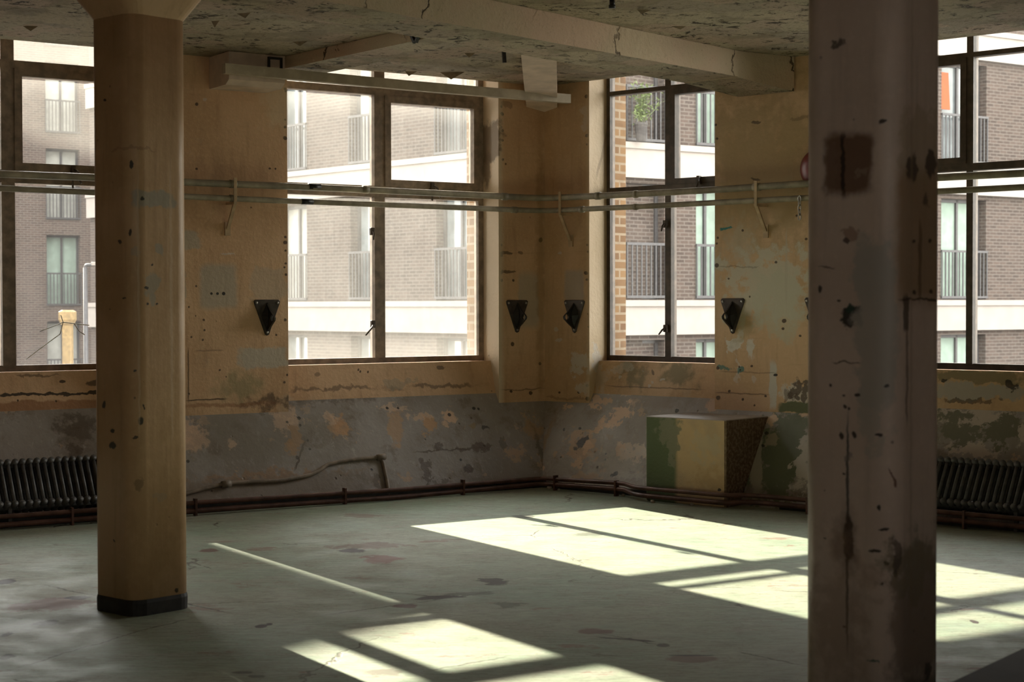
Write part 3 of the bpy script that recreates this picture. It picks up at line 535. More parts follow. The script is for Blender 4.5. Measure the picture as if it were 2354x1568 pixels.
ca(320, 1115, 16, 11, (.05, .04, .03), .45, 2, .05); ca(350, 1180, 60, 200, (.40, .26, .13), .3, 2, .15, soft=.6); ca(318, 700, 3, 300, (.66, .50, .34), .5, 3, .01); ca(394, 700, 3, 320, (.66, .50, .34), .5, 3, .01); ca(300, 340, 60, 3, (.2, .12, .06), .35, 3, .04)
cb(1950, 377, 54, 70, (.145, .072, .04), .92, 9, .02); cb(1938, 377, 5, 68, (.025, .016, .013), .9, 6, .02); cb(1912, 380, 14, 60, (.22, .14, .10), .5, 4, .04); cb(1985, 400, 10, 14, (.36, .28, .22), .4, 2, .04)
cb(1955, 728, 21, 25, (.02, .02, .02), .95, 2, .05); cb(1953, 712, 10, 12, (.03, .06, .045), .9, 2, .03); cb(2020, 760, 52, 200, (.42, .385, .345), .85, 5, .04); cb(2010, 620, 44, 55, (.42, .385, .345), .6, 4, .05); cb(2000, 950, 30, 80, (.44, .40, .35), .7, 3, .06)
cb(1951, 535, 17, 14, (.24, .13, .08), .6, 2, .04); cb(1944, 555, 8, 9, (.05, .03, .03), .85, 2, .03); cb(1920, 102, 18, 11, (.05, .038, .03), .8, 3, .05); cb(1900, 617, 18, 2, (.07, .05, .03), .7, 3, .02); cb(1945, 832, 30, 2.5, (.09, .055, .035), .8, 3, .02)
for px, py, w_, h_ in ((1910, 885, 4, 4), (1941, 912, 3, 3.5), (1941, 934, 3.5, 4), (1949, 941, 3.5, 4), (1972, 910, 7, 5), (2047, 889, 4, 4), (1933, 1001, 6, 8), (1964, 1001, 5, 8), (2020, 1001, 10, 4), (1942, 1090, 3, 3), (2023, 1168, 5, 6), (2045, 1222, 8, 3.5), (2015, 1267, 14, 4), (2048, 1299, 4, 5), (2062, 1320, 4, 8), (1942, 1440, 4, 3), (1928, 690, 4, 4), (1885, 665, 5, 8), (2032, 282, 10, 5), (1898, 1127, 2, 2), (1897, 1237, 3, 2), (2030, 1345, 4, 3)): cb(px, py, w_, h_, (.028, .02, .018), .92, 2, .015)
cb(1948, 1225, 3.2, 260, (.05, .05, .05), .85, 4, .008); cb(1950, 1240, 13, 55, (.018, .012, .010), .95, 1.5, .02); cb(1945, 1240, 24, 70, (.16, .10, .07), .5, 2, .04, soft=.6); cb(1950, 1045, 10, 16, (.20, .17, .16), .6, 2, .04); cb(2060, 1105, 14, 6, (.14, .06, .04), .9, 2, .04, -.8)
cb(2115, 540, 48, 155, (.30, .185, .09), .75, 8, .02); cb(2120, 330, 46, 80, (.36, .27, .16), .5, 4, .06); cb(2118, 688, 45, 2.5, (.03, .02, .014), .85, 6, .01); cb(2115, 600, 4, 90, (.13, .075, .04), .7, 4, .01); cb(2097, 380, 9, 40, (.05, .035, .03), .85, 2, .04, -.15); cb(2140, 380, 8, 34, (.05, .035, .03), .85, 2, .04); cb(2126, 460, 8, 24, (.05, .03, .025), .7, 2, .04); cb(2083, 720, 6, 42, (.04, .026, .018), .8, 6, .015); cb(2085, 860, 2.5, 110, (.08, .05, .03), .6, 5, .01)
for px, py in ((2100, 555), (2137, 553), (2102, 672), (2140, 672)): cb(px, py, 4, 5, (.03, .02, .015), .9, 2, .01)
cb(2110, 1400, 52, 165, (.24, .175, .13), .75, 7, .035); cb(2100, 1300, 46, 60, (.19, .17, .10), .4, 2, .08); cb(2065, 1280, 8, 40, (.08, .06, .05), .7, 2, .04); cb(2007, 1521, 14, 4, (.02, .10, .08), .85, 2, .03); cb(2130, 1545, 8, 20, (.05, .035, .03), .8, 2, .05, -.3)
cb(2095, 720, 3, 760, (.30, .22, .15), .35, 3, .01); cb(1930, 1450, 60, 160, (.34, .23, .16), .45, 2, .15, soft=.6)
def column(c, mat, label, zc):
    t = empty('concrete_column', frame(V((c[0], c[1], 0)), dR)); tag(t, label, 'column', 'chamfered concrete columns')
    h = S/2; CH = .075; mb = MB(); mb.loft([rnd_(h, CH, .075), rnd_(h, CH, 1.2), rnd_(h, CH, 2.2), rnd_(h, CH, zc)], 0, True); mb.build('shaft', mat, t)
    MB().loft([rnd_(h+.003, CH, 0), rnd_(h+.004, CH, .06), rnd_(h+.001, CH, .078)]).build('base_band', M_BLACK, t)['label'] = 'black painted band at foot of column'
    MB().loft([rnd_(h, CH, zc), rnd_(h+.20, CH*1.3, zc+.33), rnd_(h+.20, CH*1.3, CEIL-.002)]).build('capital', mat, t)
    return t
column(CA, col_mat('column_paint_tan', La, (.60, .395, .225), (.50, .315, .16)), 'tan concrete column standing full height on the left, black foot on green floor', 2.90)
column(CB, col_mat('column_paint_pinkish', Lb, (.66, .535, .46), (.57, .45, .38)), 'scarred pinkish brown concrete column in the right foreground', 2.90)

def beam(name, F, quad, z0, label, extra=None):        # downstand with a four cornered plan
    mb = MB(); mb.prism(quad, z0, CEIL-.001, 'z')
    if extra: extra(mb)
    o = mb.build(name, [M_BEAM, M_CEIL], None, F)
    for p in o.data.polygons:
        if p.normal.z < -.5: p.material_index = 1
    return tag(o, label, 'beam')
def hb(mb):   # haunch at the wall end
    mb.loft([[(1.84, -.55, 3.165), (2.32, -.55, 3.165), (2.32, -.55, CEIL-.002), (1.84, -.55, CEIL-.002)], [(1.97, -.02, 3.10), (2.47, -.02, 3.10), (2.47, -.02, CEIL-.002), (1.97, -.02, CEIL-.002)]])
beam('ceiling_beam', FR, [(1.83, -.004), (2.32, -.004), (2.32, -9.5), (1.83, -9.5)], 3.17, 'long cracked concrete beam crossing the ceiling to the right window wall', hb)
beam('ceiling_beam', FL, [(-2.62, -.02), (-2.36, -2.62), (-2.02, -2.55), (-2.25, -.02)], 3.27, 'shallow dark-sided concrete beam running to the wall left of the hazy window')
# diagonal haunch in the corner
ax = V((.02, 1, 0)).normalized(); FD = frame(V((.19, 11.8, 0)), V((1, -.03, 0)).normalized())
mb = MB(); rings = []
for y, z in ((.15, 3.35), (1.45, 3.225), (1.68, 3.225), (1.80, 3.20), (2.2, 3.17), (2.3, 3.14)):
    w = .13; rings.append([(-w, y, z), (w, y, z), (w, y, CEIL-.002), (-w, y, CEIL-.002)])
mb.loft(rings); tag(mb.build('ceiling_haunch', M_PLASTER, None, FD), 'pale sloping concrete haunch running from the ceiling down into the room corner', 'beam')
# pale corbel on the pier left of the hazy window
a = inF(FL, 481, 160, -.002); b = inF(FL, 655, 160, -.36)
mb = MB().prism([(-.36, CEIL-.003), (-.36, 3.155), (-.30, 3.12), (-.002, 3.12), (-.002, CEIL-.003)], a.x, b.x, 'x')
tag(mb.build('wall_corbel', M_PLASTER, None, FL), 'pale plaster corbel under the ceiling behind the left end of the plank', 'corbel')
# timber plank across the top of the window
p0, p1 = inF(FL, 513, 158, -.43), inF(FL, 1306, 228, -.43)
mb = MB(); hh = .036
mb.loft([[(p.x, -.47, p.z-hh), (p.x, -.41, p.z-hh), (p.x, -.41, p.z+hh), (p.x, -.47, p.z+hh)] for p in (p0, p0.lerp(p1, .5)+V((0, 0, -.006)), p1)])
tag(mb.build('timber_plank', M_WOOD, None, FL), 'long painted plank fixed across the top of the hazy window', 'plank')
# black iron bits fixed to the ceiling
def iron(name, F, parts, label, mats=M_IRON, cat='hook'):
    mb = MB(); [mb.bar(*p) for p in parts]; return tag(mb.build(name, mats, None, F), label, cat)
c = onZ(FL, 968, 66, 3.35); c.x = -2.62+.26*((-c.y-.02)/2.6)+.006; iron('iron_hook', FL, [(c+V((-.02, -.08, .0)), c+V((-.02, -.01, -.095)), .02, .02), (c+V((-.02, .08, .0)), c+V((-.02, .01, -.095)), .02, .02), (c+V((-.02, -.085, .004)), c+V((-.02, .085, .004)), .03, .016)], 'black V shaped iron hook on the side of the shallow beam')
c = onZ(FL, 1157, 105, 3.355); iron('iron_strap', FL, [(c+V((0, 0, 0)), c+V((.01, .0, -.12)), .028, .012), (c+V((-.03, 0, .0)), c+V((.05, 0, .0)), .03, .008)], 'black iron strap hanging from the flaking ceiling near the corner haunch', cat='strap')
c = onZ(FL, 610, 140, 3.33); c.y = min(c.y, -.4); iron('iron_bracket', FL, [(c+V((-.05, 0, 0)), c+V((-.05, 0, -.075)), .014, .02), (c+V((.05, 0, 0)), c+V((.05, 0, -.085)), .014, .02), (c+V((-.057, 0, -.002)), c+V((.057, 0, -.002)), .02, .016)], 'black U shaped iron bracket above the left end of the plank', cat='bracket')
c = onZ(FR, 1407, 0, CEIL); MB().tube([c, c+V((0, 0, -.035))], .016, 10).tube([c+V((0, 0, -.03)), c+V((0, 0, -.05))], .021, 10).build('conduit_stub', M_IRON, None, FR); tag(bpy.data.objects['conduit_stub'], 'short black stub sticking down from the ceiling at the top edge', 'stub')
# peeling flaps of ceiling paint
M_FLAP = plain('peeled_paint_flap', (.24, .175, .11), .8)  # flap colour darkened for the shade on their undersides
for px, py, w_, h_ in ((1040, 166, .10, .055), (945, 164, .05, .035), (1080, 122, .04, .03), (560, 30, .05, .03), (740, 25, .05, .04), (495, 48, .03, .04), (1560, 60, .05, .02), (690, 95, .06, .03), (880, 45, .05, .03), (70, 60, .05, .03), (300, 28, .05, .03), (1480, 22, .05, .025)):
    c = hit(px, py, V((0, 0, CEIL)), V((0, 0, 1))); ang = rnd.uniform(-.4, .4); d = V((math.cos(ang), math.sin(ang), 0)); n_ = V((-d.y, d.x, 0))
    mb = MB(); A = [c-d*w_, c+d*w_, c+n_*.02-V((0, 0, h_))+d*rnd.uniform(-.02, .02)]
    mb.add(A+[p+V((0, 0, .004))+n_*.004 for p in A], [(0, 1, 2), (5, 4, 3), (0, 3, 4, 1), (1, 4, 5, 2), (2, 5, 3, 0)]); o = mb.build('paint_flake', M_FLAP, ceil)

# ------------------------------------------------------------------ pipes at head height, with brackets
PY = -.12
def wpt(F, px, py, y): q_ = inF(F, px, py, y); return F @ V((q_.x, y, q_.z))
def cornerpt(z, y):      # where both pipe planes meet
    A = nL; B = nR; det = A.x*B.y-A.y*B.x; o = V(((y*B.y-A.y*y)/det, (A.x*y-y*B.x)/det, 0)); p = K+o; p.z = z; return p
def headpipe(name, L, zc, R, r, label, end):
    pts = [K - dL*9 + nL*PY + V((0, 0, L[0][2] if len(L[0]) > 2 else 2.41))] + [wpt(FL, x, y, PY) for x, y in L] + [cornerpt(zc, PY)] + [wpt(FR, x, y, PY) for x, y in R] + end
    o = MB().tube(soft_poly(pts, .16, 5), r, 14).build(name, M_PIPE); tag(o, label, 'pipe')
    return o, pts
zt, zb_ = inF(FL, 1252, 456, PY).z, inF(FL, 1252, 485, PY).z
pu, ptu = headpipe('wall_pipe', [(0, 400), (204, 407.5), (405, 418), (657, 428), (1000, 444)], zt, [(1450, 447), (1650, 436), (1837, 423), (2159, 408), (2354, 398)], .026, 'upper of the two painted pipes running along both window walls', [K+dR*8+nR*PY+V((0, 0, 2.36))])
pl_, ptl = headpipe('wall_pipe', [(0, 433), (204, 441.6), (407, 451), (657, 462), (1088, 478.6)], zb_, [(1450, 476), (1642, 466), (1833, 456), (2159, 440), (2354, 430)], .022, 'lower of the two painted pipes running along both window walls', [K+dR*8+nR*PY+V((0, 0, 2.27))])
def coupling(par, F, px, py, r, ln, mat=M_PIPE):
    q_ = inF(F, px, py, PY); mb = MB().tube([(q_.x-ln/2, PY, q_.z), (q_.x+ln/2, PY, q_.z)], r, 14); mb.build('pipe_coupling', mat, par, F)
for px, py in ((535, 423), (840, 436), (1160, 452)): coupling(pu, FL, px, py, .031, .05)
coupling(pu, FL, 722, 430, .0275, .10, M_IRON); coupling(pu, FR, 1375, 450.5, .031, .05); coupling(pu, FR, 1462, 446.5, .031, .03); coupling(pu, FR, 1740, 430, .030, .06)
for px, py in ((1182, 482.5), (535, 456)): coupling(pl_, FL, px, py, .027, .05)
coupling(pl_, FL, 705, 463.5, .0235, .10, M_IRON); coupling(pl_, FR, 1337, 481.5, .027, .05); coupling(pl_, FR, 1462, 475.5, .027, .03)
def pipe_bracket(F, px, pyt, pyb, sx, label):
    q_ = inF(F, px, pyt, PY); lo = inF(F, px, pyb, PY); wz = inF(F, px+sx, pyb+70, 0).z; s = q_.x
    t = empty('pipe_bracket', F @ Matrix.Translation((s, 0, lo.z))); tag(t, label, 'bracket', 'brackets of the head height pipes')
    z = lambda v: v-lo.z
    MB().box(-.012, .012, PY-.034, PY-.026, z(lo.z)-.04, z(q_.z)+.045).build('hanger', M_BRKT, t)
    MB().bar((0, PY-.03, z(lo.z)-.035), (0, -.001, z(lo.z)-.035), .02, .02).build('arm', M_BRKT, t)
    MB().bar((0, PY-.02, z(lo.z)-.04), (0, -.012, z(wz)), .026, .014).build('strut', M_BRKT, t)
    MB().box(-.022, .022, -.012, -.0005, z(wz)-.05, z(wz)+.05).build('wall_plate', M_BRKT, t)
pipe_bracket(FL, 537, 423, 456, -25, 'pipe bracket on the tan pier between left column and hazy window')
pipe_bracket(FR, 1292, 454, 483, 36, 'pipe bracket on the pier just right of the room corner')
pipe_bracket(FR, 1742, 430, 461, 40, 'pipe bracket on the patchy pier left of the right column')

# ------------------------------------------------------------------ pipes, conduit and block along the floor
FY = -.52
def low(name, zl, zr, y, r, label):
    b1, b2 = inF(FR, 1484, 957, -.60), inF(FR, 1668, 966, -.60)
    pts = [K-dL*9+nL*y+V((0, 0, zl[0])), K-dL*3.4+nL*y+V((0, 0, zl[0])), K-dL*1.7+nL*y+V((0, 0, zl[1])), cornerpt(zl[2], y), K+dR*1.25+nR*(y)+V((0, 0, zr[0])), K+dR*(b1.x-.06)+nR*(y-.14)+V((0, 0, zr[1])), K+dR*(b2.x+.05)+nR*(y-.14)+V((0, 0, zr[1])), K+dR*(b2.x+.14)+nR*y+V((0, 0, zr[2])), K+dR*9+nR*y+V((0, 0, zr[2]))]
    return tag(MB().tube(soft_poly(pts, .09, 5), r, 12).build(name, M_RUSTP), label, 'pipe')
zz = lambda px, py: inF(FL, px, py, FY).z
f1 = low('floor_pipe', (zz(420, 1158), zz(889, 1128), zz(1240, 1100)), (.105, .10, .10), FY, .017, 'upper of the two brown pipes running along the foot of the sloping plinth')
f2 = low('floor_pipe', (zz(420, 1176), zz(800, 1152), zz(1240, 1112)), (.058, .045, .05), FY, .019, 'lower of the two brown pipes running along the foot of the sloping plinth')
def clip(F, s, y, par):
    MB().box(s-.008, s+.008, y-.022, y+.022, .0, .122).build('pipe_clip', M_RUSTP, par, F)
for s in (.55, 1.17, 2.9, 4.1): clip(FR, s, FY, f1)
for s in (-1.15, -2.2, -3.4, -4.3): clip(FL, s, FY, f1)
# conduit climbing over the left slope
def onslope(px, py, off=.012):
    q_ = inPlane(FL, px, py, V((0, -off, .68+off*.6)), V((0, .62, -.38))); return q_
pts = [onslope(x, y) for x, y in ((300, 1180), (418, 1137), (510, 1113), (560, 1109), (650, 1105), (710, 1093), (735, 1082), (752, 1068), (785, 1060), (835, 1054), (872, 1051), (880, 1062), (886, 1090), (892, 1120), (893, 1138))]
cd = tag(MB().tube(soft_poly(pts, .05, 4), .015, 12).build('wall_conduit', M_COND, None, FL), 'painted conduit snaking over the sloping plinth right of the left column', 'conduit')
for x, y in ((520, 1113), (876, 1051)):
    c = onslope(x, y, .02); MB().tube([c+V((-.035, 0, -.003)), c+V((.035, 0, .003))], .026, 12).build('conduit_joint', M_COND, cd)
# concrete block against the right slope
b1, b2, b3 = inF(FR, 1484, 957, -.60), inF(FR, 1668, 966, -.60), inF(FR, 1766, 953.5, -.02)
LB = [(0, 0, 0, 0, (0, 0, 0), 0, 2, 0, 0, .2)]
def block_mat():
    m, N = new_mat('block_paint'); o = N.obj(); x = N.sep(o); n = N.noise(o, 6, 5); n3 = N.noise(o, 40, 4)
    col = N.mix(N.ramp(n, .4, .65), (.52, .36, .20), (.44, .315, .19)); P = N.comb(x[0], x[2]); Nz = N.vm('MULTIPLY', N.vm('SUBTRACT', N.noise(o, 13, 4, .6, True), (.5, .5, .5)), (2.4, 2.4, 3.0)); fn = lambda px, py: (lambda q_: (q_.x, q_.z))(inF(FR, px, py, -.60)); l = []
    l.append(pxp(fn, 1517, 1055, 37, 130, (.095, .125, .06), .97, 12, .004)); l.append(pxp(fn, 1536, 985, 26, 26, (.21, .20, .13), .95, 4, .06)); l.append(pxp(fn, 1545, 1020, 14, 50, (.21, .20, .13), .95, 2, .08)); l.append(pxp(fn, 1620, 1030, 30, 34, (.44, .36, .25), .5, 2, .1)); l.append(pxp(fn, 1640, 1110, 40, 26, (.38, .24, .10), .45, 2, .12, soft=.6)); l.append(pxp(fn, 1653, 1126, 4, 4, HOLE, .9, 2, .02))
    col = patches(N, P, Nz, col, l)
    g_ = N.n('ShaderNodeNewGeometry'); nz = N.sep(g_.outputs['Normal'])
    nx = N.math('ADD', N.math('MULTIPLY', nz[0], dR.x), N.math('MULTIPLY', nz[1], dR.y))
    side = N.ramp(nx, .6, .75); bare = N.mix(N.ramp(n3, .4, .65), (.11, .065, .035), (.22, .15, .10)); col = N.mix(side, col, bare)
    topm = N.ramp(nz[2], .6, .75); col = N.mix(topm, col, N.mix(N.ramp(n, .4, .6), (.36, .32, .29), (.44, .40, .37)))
    finish(N, col, .6, N.bump(N.math('ADD', n, N.math('MULTIPLY', n3, .6)), .6, .012), .35); return m
mb = MB(); bx0, bx1, zt_ = b1.x, b2.x, (b1.z+b2.z)/2
mb.box(bx0, bx1, -.60, .0, 0, zt_, 0, .012)
tag(mb.build('concrete_block', block_mat(), None, FR), 'square concrete block painted green and tan, built against the right plinth', 'block')
# crumbs of plaster by the block
for i, (px, py) in enumerate(((1387, 1133), (1432, 1141), (1365, 1130), (1500, 1156), (1590, 1162), (1285, 1127), (1262, 1124))):
    p = onZ(W0, px, py, 0); p.z = 0; r = .014+.01*rnd.random(); mb = MB(); rg = []
    for k, (z, q_) in enumerate(((0, .8), (.5, 1.0), (.95, .55))): rg.append([(math.cos(t*1.2566)*r*q_*rnd.uniform(.7, 1.2), math.sin(t*1.2566)*r*q_*rnd.uniform(.7, 1.2), z*r) for t in range(5)])
    mb.loft(rg); tag(mb.build('plaster_crumb', M_CHIP, None, T(p.x, p.y, 0)), 'small pale plaster crumb on the green floor by the corner pipes', 'rubble', 'plaster crumbs along the floor edge')

# ------------------------------------------------------------------ radiators
def radiator(F, s0, s1, label, pitch=.05):
    a = empty('radiator', F @ Matrix.Translation((s0, 0, 0))); tag(a, label, 'radiator', 'low column radiators')
    tz_, bz, ty, by = .43, .165, -.31, -.47; n = int((s1-s0)/pitch)
    lean = V((0, ty-by, tz_-bz)); nrm = V((0, -lean.z, lean.y)).normalized()
    for i in range(n):
        x = i*pitch+pitch/2; mb = MB()
        for off in (0, .055, .11):
            A = V((x, by, bz))-nrm*off; B = V((x, ty, tz_))-nrm*off; mb.tube([A, A.lerp(B, .5), B], 0.0145, 8)
        for P_ in (V((x, by, bz)), V((x, ty, tz_))):
            mb.tube([P_+nrm*.018, P_-nrm*.128], .022, 8)
        mb.build('fin', M_RAD, a)
    for P_, nm in ((V((0, by, bz)), 'bottom_header'), (V((0, ty, tz_)), 'top_header')):
        mb = MB().tube([P_-nrm*.055+V((.0, 0, 0)), P_-nrm*.055+V((n*pitch, 0, 0))], .02, 10); mb.build(nm, M_RAD, a)
    for x in (.15, n*pitch/2, n*pitch-.15):
        MB().box(x-.012, x+.012, by+.02, by+.05, 0, bz+.0).build('foot', M_RAD, a)
radiator(FL, -5.55, -3.83, 'dark low column radiator at left, partly behind the tan column')
radiator(FR, 3.45, 5.4, 'dark low column radiator at right, beyond the scarred foreground column')

# ------------------------------------------------------------------ triangular iron plates with a pierced fin
def plate_proto():
    t = empty('iron_wall_plate', W0.copy())
    w, h = .11, .275; tri = [(-w+.012, 0), (w-.012, 0), (w, -.012), (w-.004, -.03), (.016, -h+.008), (0, -h), (-.016, -h+.008), (-w+.004, -.03), (-w, -.012)]
    mb = MB(); mb.loft([[(x, -.0005, z) for x, z in tri], [(x, -.007, z) for x, z in tri], [(x*.96, -.010, z*.97-.004) for x, z in tri]]); pl = mb.build('back_plate', plain('iron_plate_brown', (.055, .042, .032), .42, .3, .35, .4, 22, .5), t)
    for x, z in ((-w+.022, -.024), (w-.022, -.024), (0, -h+.026)): MB().tube([(x, -.009, z), (x, -.014, z), (x, -.0165, z)], [.011, .010, .006], 10).build('screw', M_STEEL, pl)
    # pyramid socket
    mb = MB(); base = [(0, -.009, -.02), (.052, -.009, -.125), (0, -.009, -.245), (-.052, -.009, -.125)]; mid = [(0, -.02, -.03), (.014, -.055, -.13), (0, -.02, -.235), (-.014, -.055, -.13)]
    mb.loft([base, mid]); mb.build('socket', M_IRON, t)
    # fin with a round eye
    out = [(-.012, -.03), (-.055, -.085), (-.098, -.125), (-.108, -.14), (-.104, -.158), (-.06, -.20), (-.012, -.24)]; out = [(y_*1.35, z_) for y_, z_ in out]; out = [(-.006, -.03)]+out+[(-.006, -.24)]
    cy, cz, rr, n = -.108, -.14, .024, 18
    hole = [(cy+rr*math.cos(2*math.pi*k/n), cz+rr*math.sin(2*math.pi*k/n)) for k in range(n)]
    def onout(a):   # outer outline point in direction a from the eye
        d = (math.cos(a), math.sin(a)); best = None; P = out
        for i in range(len(P)):
            (x1, z1), (x2, z2) = P[i], P[(i+1) % len(P)]; ex, ez = x2-x1, z2-z1; den = d[0]*ez-d[1]*ex
            if abs(den) < 1e-9: continue
            tt = ((x1-cy)*ez-(z1-cz)*ex)/den; u = ((x1-cy)*d[1]-(z1-cz)*d[0])/den
            if tt > 0 and -1e-6 <= u <= 1+1e-6 and (best is None or tt < best): best = tt
        best = best or .03; return (cy+d[0]*best, cz+d[1]*best)
    ang = sorted([2*math.pi*k/36 for k in range(36)]+[math.atan2(z-cz, y-cy) % (2*math.pi) for y, z in out])
    O = [onout(a) for a in ang]; I = [(cy+rr*math.cos(a), cz+rr*math.sin(a)) for a in ang]; m_ = len(ang); th = .007
    vs = [(x, y, z) for x in (-th, th) for lst in (O, I) for y, z in lst]; fs = []
    for k in range(m_):
        j = (k+1) % m_; fs += [(k, j, m_+j, m_+k), (2*m_+k, 3*m_+k, 3*m_+j, 2*m_+j), (k, 2*m_+k, 2*m_+j, j), (m_+k, m_+j, 3*m_+j, 3*m_+k)]
    MB().add(vs, fs).build('eye_fin', M_IRON, t)
    return t
PP = plate_proto()
def dup(root, M):
    r = root.copy(); COL.objects.link(r); r.matrix_world = M
    for ch in root.children:
        c = ch.copy(); COL.objects.link(c); c.parent = r; c.matrix_parent_inverse = ch.matrix_parent_inverse.copy()
        for g2 in ch.children: d = g2.copy(); COL.objects.link(d); d.parent = c
    return r
plates = [(FL, 613, 689, 'triangular black iron plate left of the hazy window'), (FL, 1188, 690, 'triangular black iron plate left of the room corner'), (FR, 1321, 690, 'triangular black iron plate just right of the room corner'), (FR, 1685, 686, 'triangular black iron plate right of the narrow window, above white splash'), (FR, 1880, 684, 'triangular black iron plate mostly hidden behind the right column')]
for i, (F, px, py, lb) in enumerate(plates):
    q_ = inF(F, px, py, 0); M = F @ Matrix.Translation((q_.x, 0, q_.z))
    o = PP if i == 0 else dup(PP, M)
    o.matrix_world = M; tag(o, lb, 'plate', 'triangular iron plates on the walls')

# ------------------------------------------------------------------ red bell and chain beside the right column
c = inF(FR, 1884, 388, -.03); t = empty('alarm_bell', FR @ Matrix.Translation((c.x, 0, c.z))); tag(t, 'dark red round bell on the wall, peeping out behind the right column', 'bell')
mb = MB(); rg = []
for y, r in ((-.035, .145), (-.05, .15), (-.075, .14), (-.095, .11), (-.105, .06), (-.107, .015)): rg.append([(r*math.cos(k*math.pi/16), y, r*math.sin(k*math.pi/16)) for k in range(32)])
mb.loft(rg, 0, True); mb.build('bell_dome', M_RED, t)
MB().box(-.06, .06, -.035, -.001, -.22, .06, 0, .008).build('mounting_box', M_IRON, t)
MB().tube([(0, -.107, 0), (0, -.118, 0)], .014, 10).build('screw', M_STEEL, t)
c = inF(FR, 1838, 452, PY-.03); t = empty('hanging_chain', FR @ Matrix.Translation((c.x, PY-.03, c.z))); tag(t, 'short steel chain hanging from the lower pipe beside the right column', 'chain')
for k in range(5):
    ex, ey = (V((1, 0, 0)), V((0, 0, 1))) if k % 2 == 0 else (V((0, 1, 0)), V((0, 0, 1)))
    ring = [ex*(.012*math.cos(a_*math.pi/8)) + ey*(.022*math.sin(a_*math.pi/8)-.015-.034*k) for a_ in range(17)]
    MB().tube(ring, .0045, 6, cap=False).build('link', M_STEEL, t)
# dark low box at the bottom right corner, close to the camera
A, B = onZ(W0, 2190, 1568, .32), onZ(W0, 2349, 1493, .32); d = (B-A); d.z = 0; d.normalize(); nn = V((d.y, -d.x, 0))
FX = frame(V((A.x, A.y, 0)), d); L0 = (B-A).length
t = empty('wooden_box', FX); tag(t, 'dark low box at the bottom right corner, close to the camera', 'box')
MB().box(-.5, L0+.02, -.55, 0, .02, .28, 0, .015).build('body', M_CRATE, t); MB().box(-.51, L0+.03, -.56, .008, .28, .32, 0, .012).build('lid', M_CRATE, t)
for x in (-.48, L0-.04): 
    for y in (-.52, -.06): MB().box(x, x+.04, y, y+.04, 0, .02).build('foot', M_CRATE, t)

# ------------------------------------------------------------------ outside: buildings across the street
GZ = -4.0
struct(MB().box(-70, 70, 15.5, 100, GZ-.3, GZ).build('street', M_ASPH), 'grey street far below the windows')
def facade(root, F, u0, u1, z0, z1, wins, brick, depth=9, rail=True, cur=None):
    """brick front (facing -y of F) with real window recesses; wins = (ua, ub, za, zb, curtain material or None)"""
    us = sorted({u0, u1, *[w[0] for w in wins], *[w[1] for w in wins]}); zs = sorted({z0, z1, *[w[2] for w in wins], *[w[3] for w in wins]})
    mb = MB(); inside = lambda u, z: any(w[0] < u < w[1] and w[2] < z < w[3] for w in wins)
    for i in range(len(us)-1):
        for j in range(len(zs)-1):
            if not inside((us[i]+us[i+1])/2, (zs[j]+zs[j+1])/2): mb.add([(us[i], 0, zs[j]), (us[i+1], 0, zs[j]), (us[i+1], 0, zs[j+1]), (us[i], 0, zs[j+1])], [(0, 1, 2, 3)])
    for (a_, b_, c_, d_, cm) in wins:
        y = .30; q4 = [(a_, c_), (b_, c_), (b_, d_), (a_, d_)]
        for k in range(4): (x1, y1), (x2, y2) = q4[k], q4[(k+1) % 4]; mb.add([(x1, 0, y1), (x2, 0, y2), (x2, y, y2), (x1, y, y1)], [(3, 2, 1, 0)])
        mb.add([(x_, .34, z_) for x_, z_ in q4], [(0, 1, 2, 3)])
    mb.add([(u0, 0, z0), (u0, depth, z0), (u0, depth, z1), (u0, 0, z1)], [(0, 3, 2, 1)]); mb.add([(u1, 0, z0), (u1, depth, z0), (u1, depth, z1), (u1, 0, z1)], [(0, 1, 2, 3)])
    mb.add([(u0, 0, z1), (u1, 0, z1), (u1, depth, z1), (u0, depth, z1)], [(0, 1, 2, 3)]); mb.add([(u0, depth, z0), (u1, depth, z0), (u1, depth, z1), (u0, depth, z1)], [(3, 2, 1, 0)])
    mb.build('brick_wall', brick, root, F, fix=False)
    for (a_, b_, c_, d_, cm) in wins:
        fr = MB(); t_ = .07
        fr.box(a_, a_+t_, .2, .27, c_, d_).box(b_-t_, b_, .2, .27, c_, d_).box(a_, b_, .2, .27, c_, c_+t_).box(a_, b_, .2, .27, d_-t_, d_)
        if b_-a_ > .8: fr.box((a_+b_)/2-.03, (a_+b_)/2+.03, .2, .27, c_, d_)
        fo = fr.build('window', M_DARKMET, root, F); MB().box(a_+t_*.5, b_-t_*.5, .255, .275, c_+t_*.5, d_-t_*.5).build('pane', cm if cm else M_PANE, fo)
        if rail:
            rl = MB(); rl.box(a_-.02, b_+.02, -.05, -.01, c_+.02, c_+.07).box(a_-.02, b_+.02, -.05, -.01, c_+1.05, c_+1.1); n = int((b_-a_)/.11)
            for k in range(n+1): x_ = a_+(b_-a_)*k/n; rl.box(x_-.012, x_+.012, -.042, -.018, c_+.05, c_+1.07)
            rl.build('balcony_railing', M_DARKMET, root, F)
rootBC = empty('apartment_building', frame(V((1.55, 31.6, GZ)), dL)); tag(rootBC, 'brown brick corner block with pale floor bands, across the street', 'building')
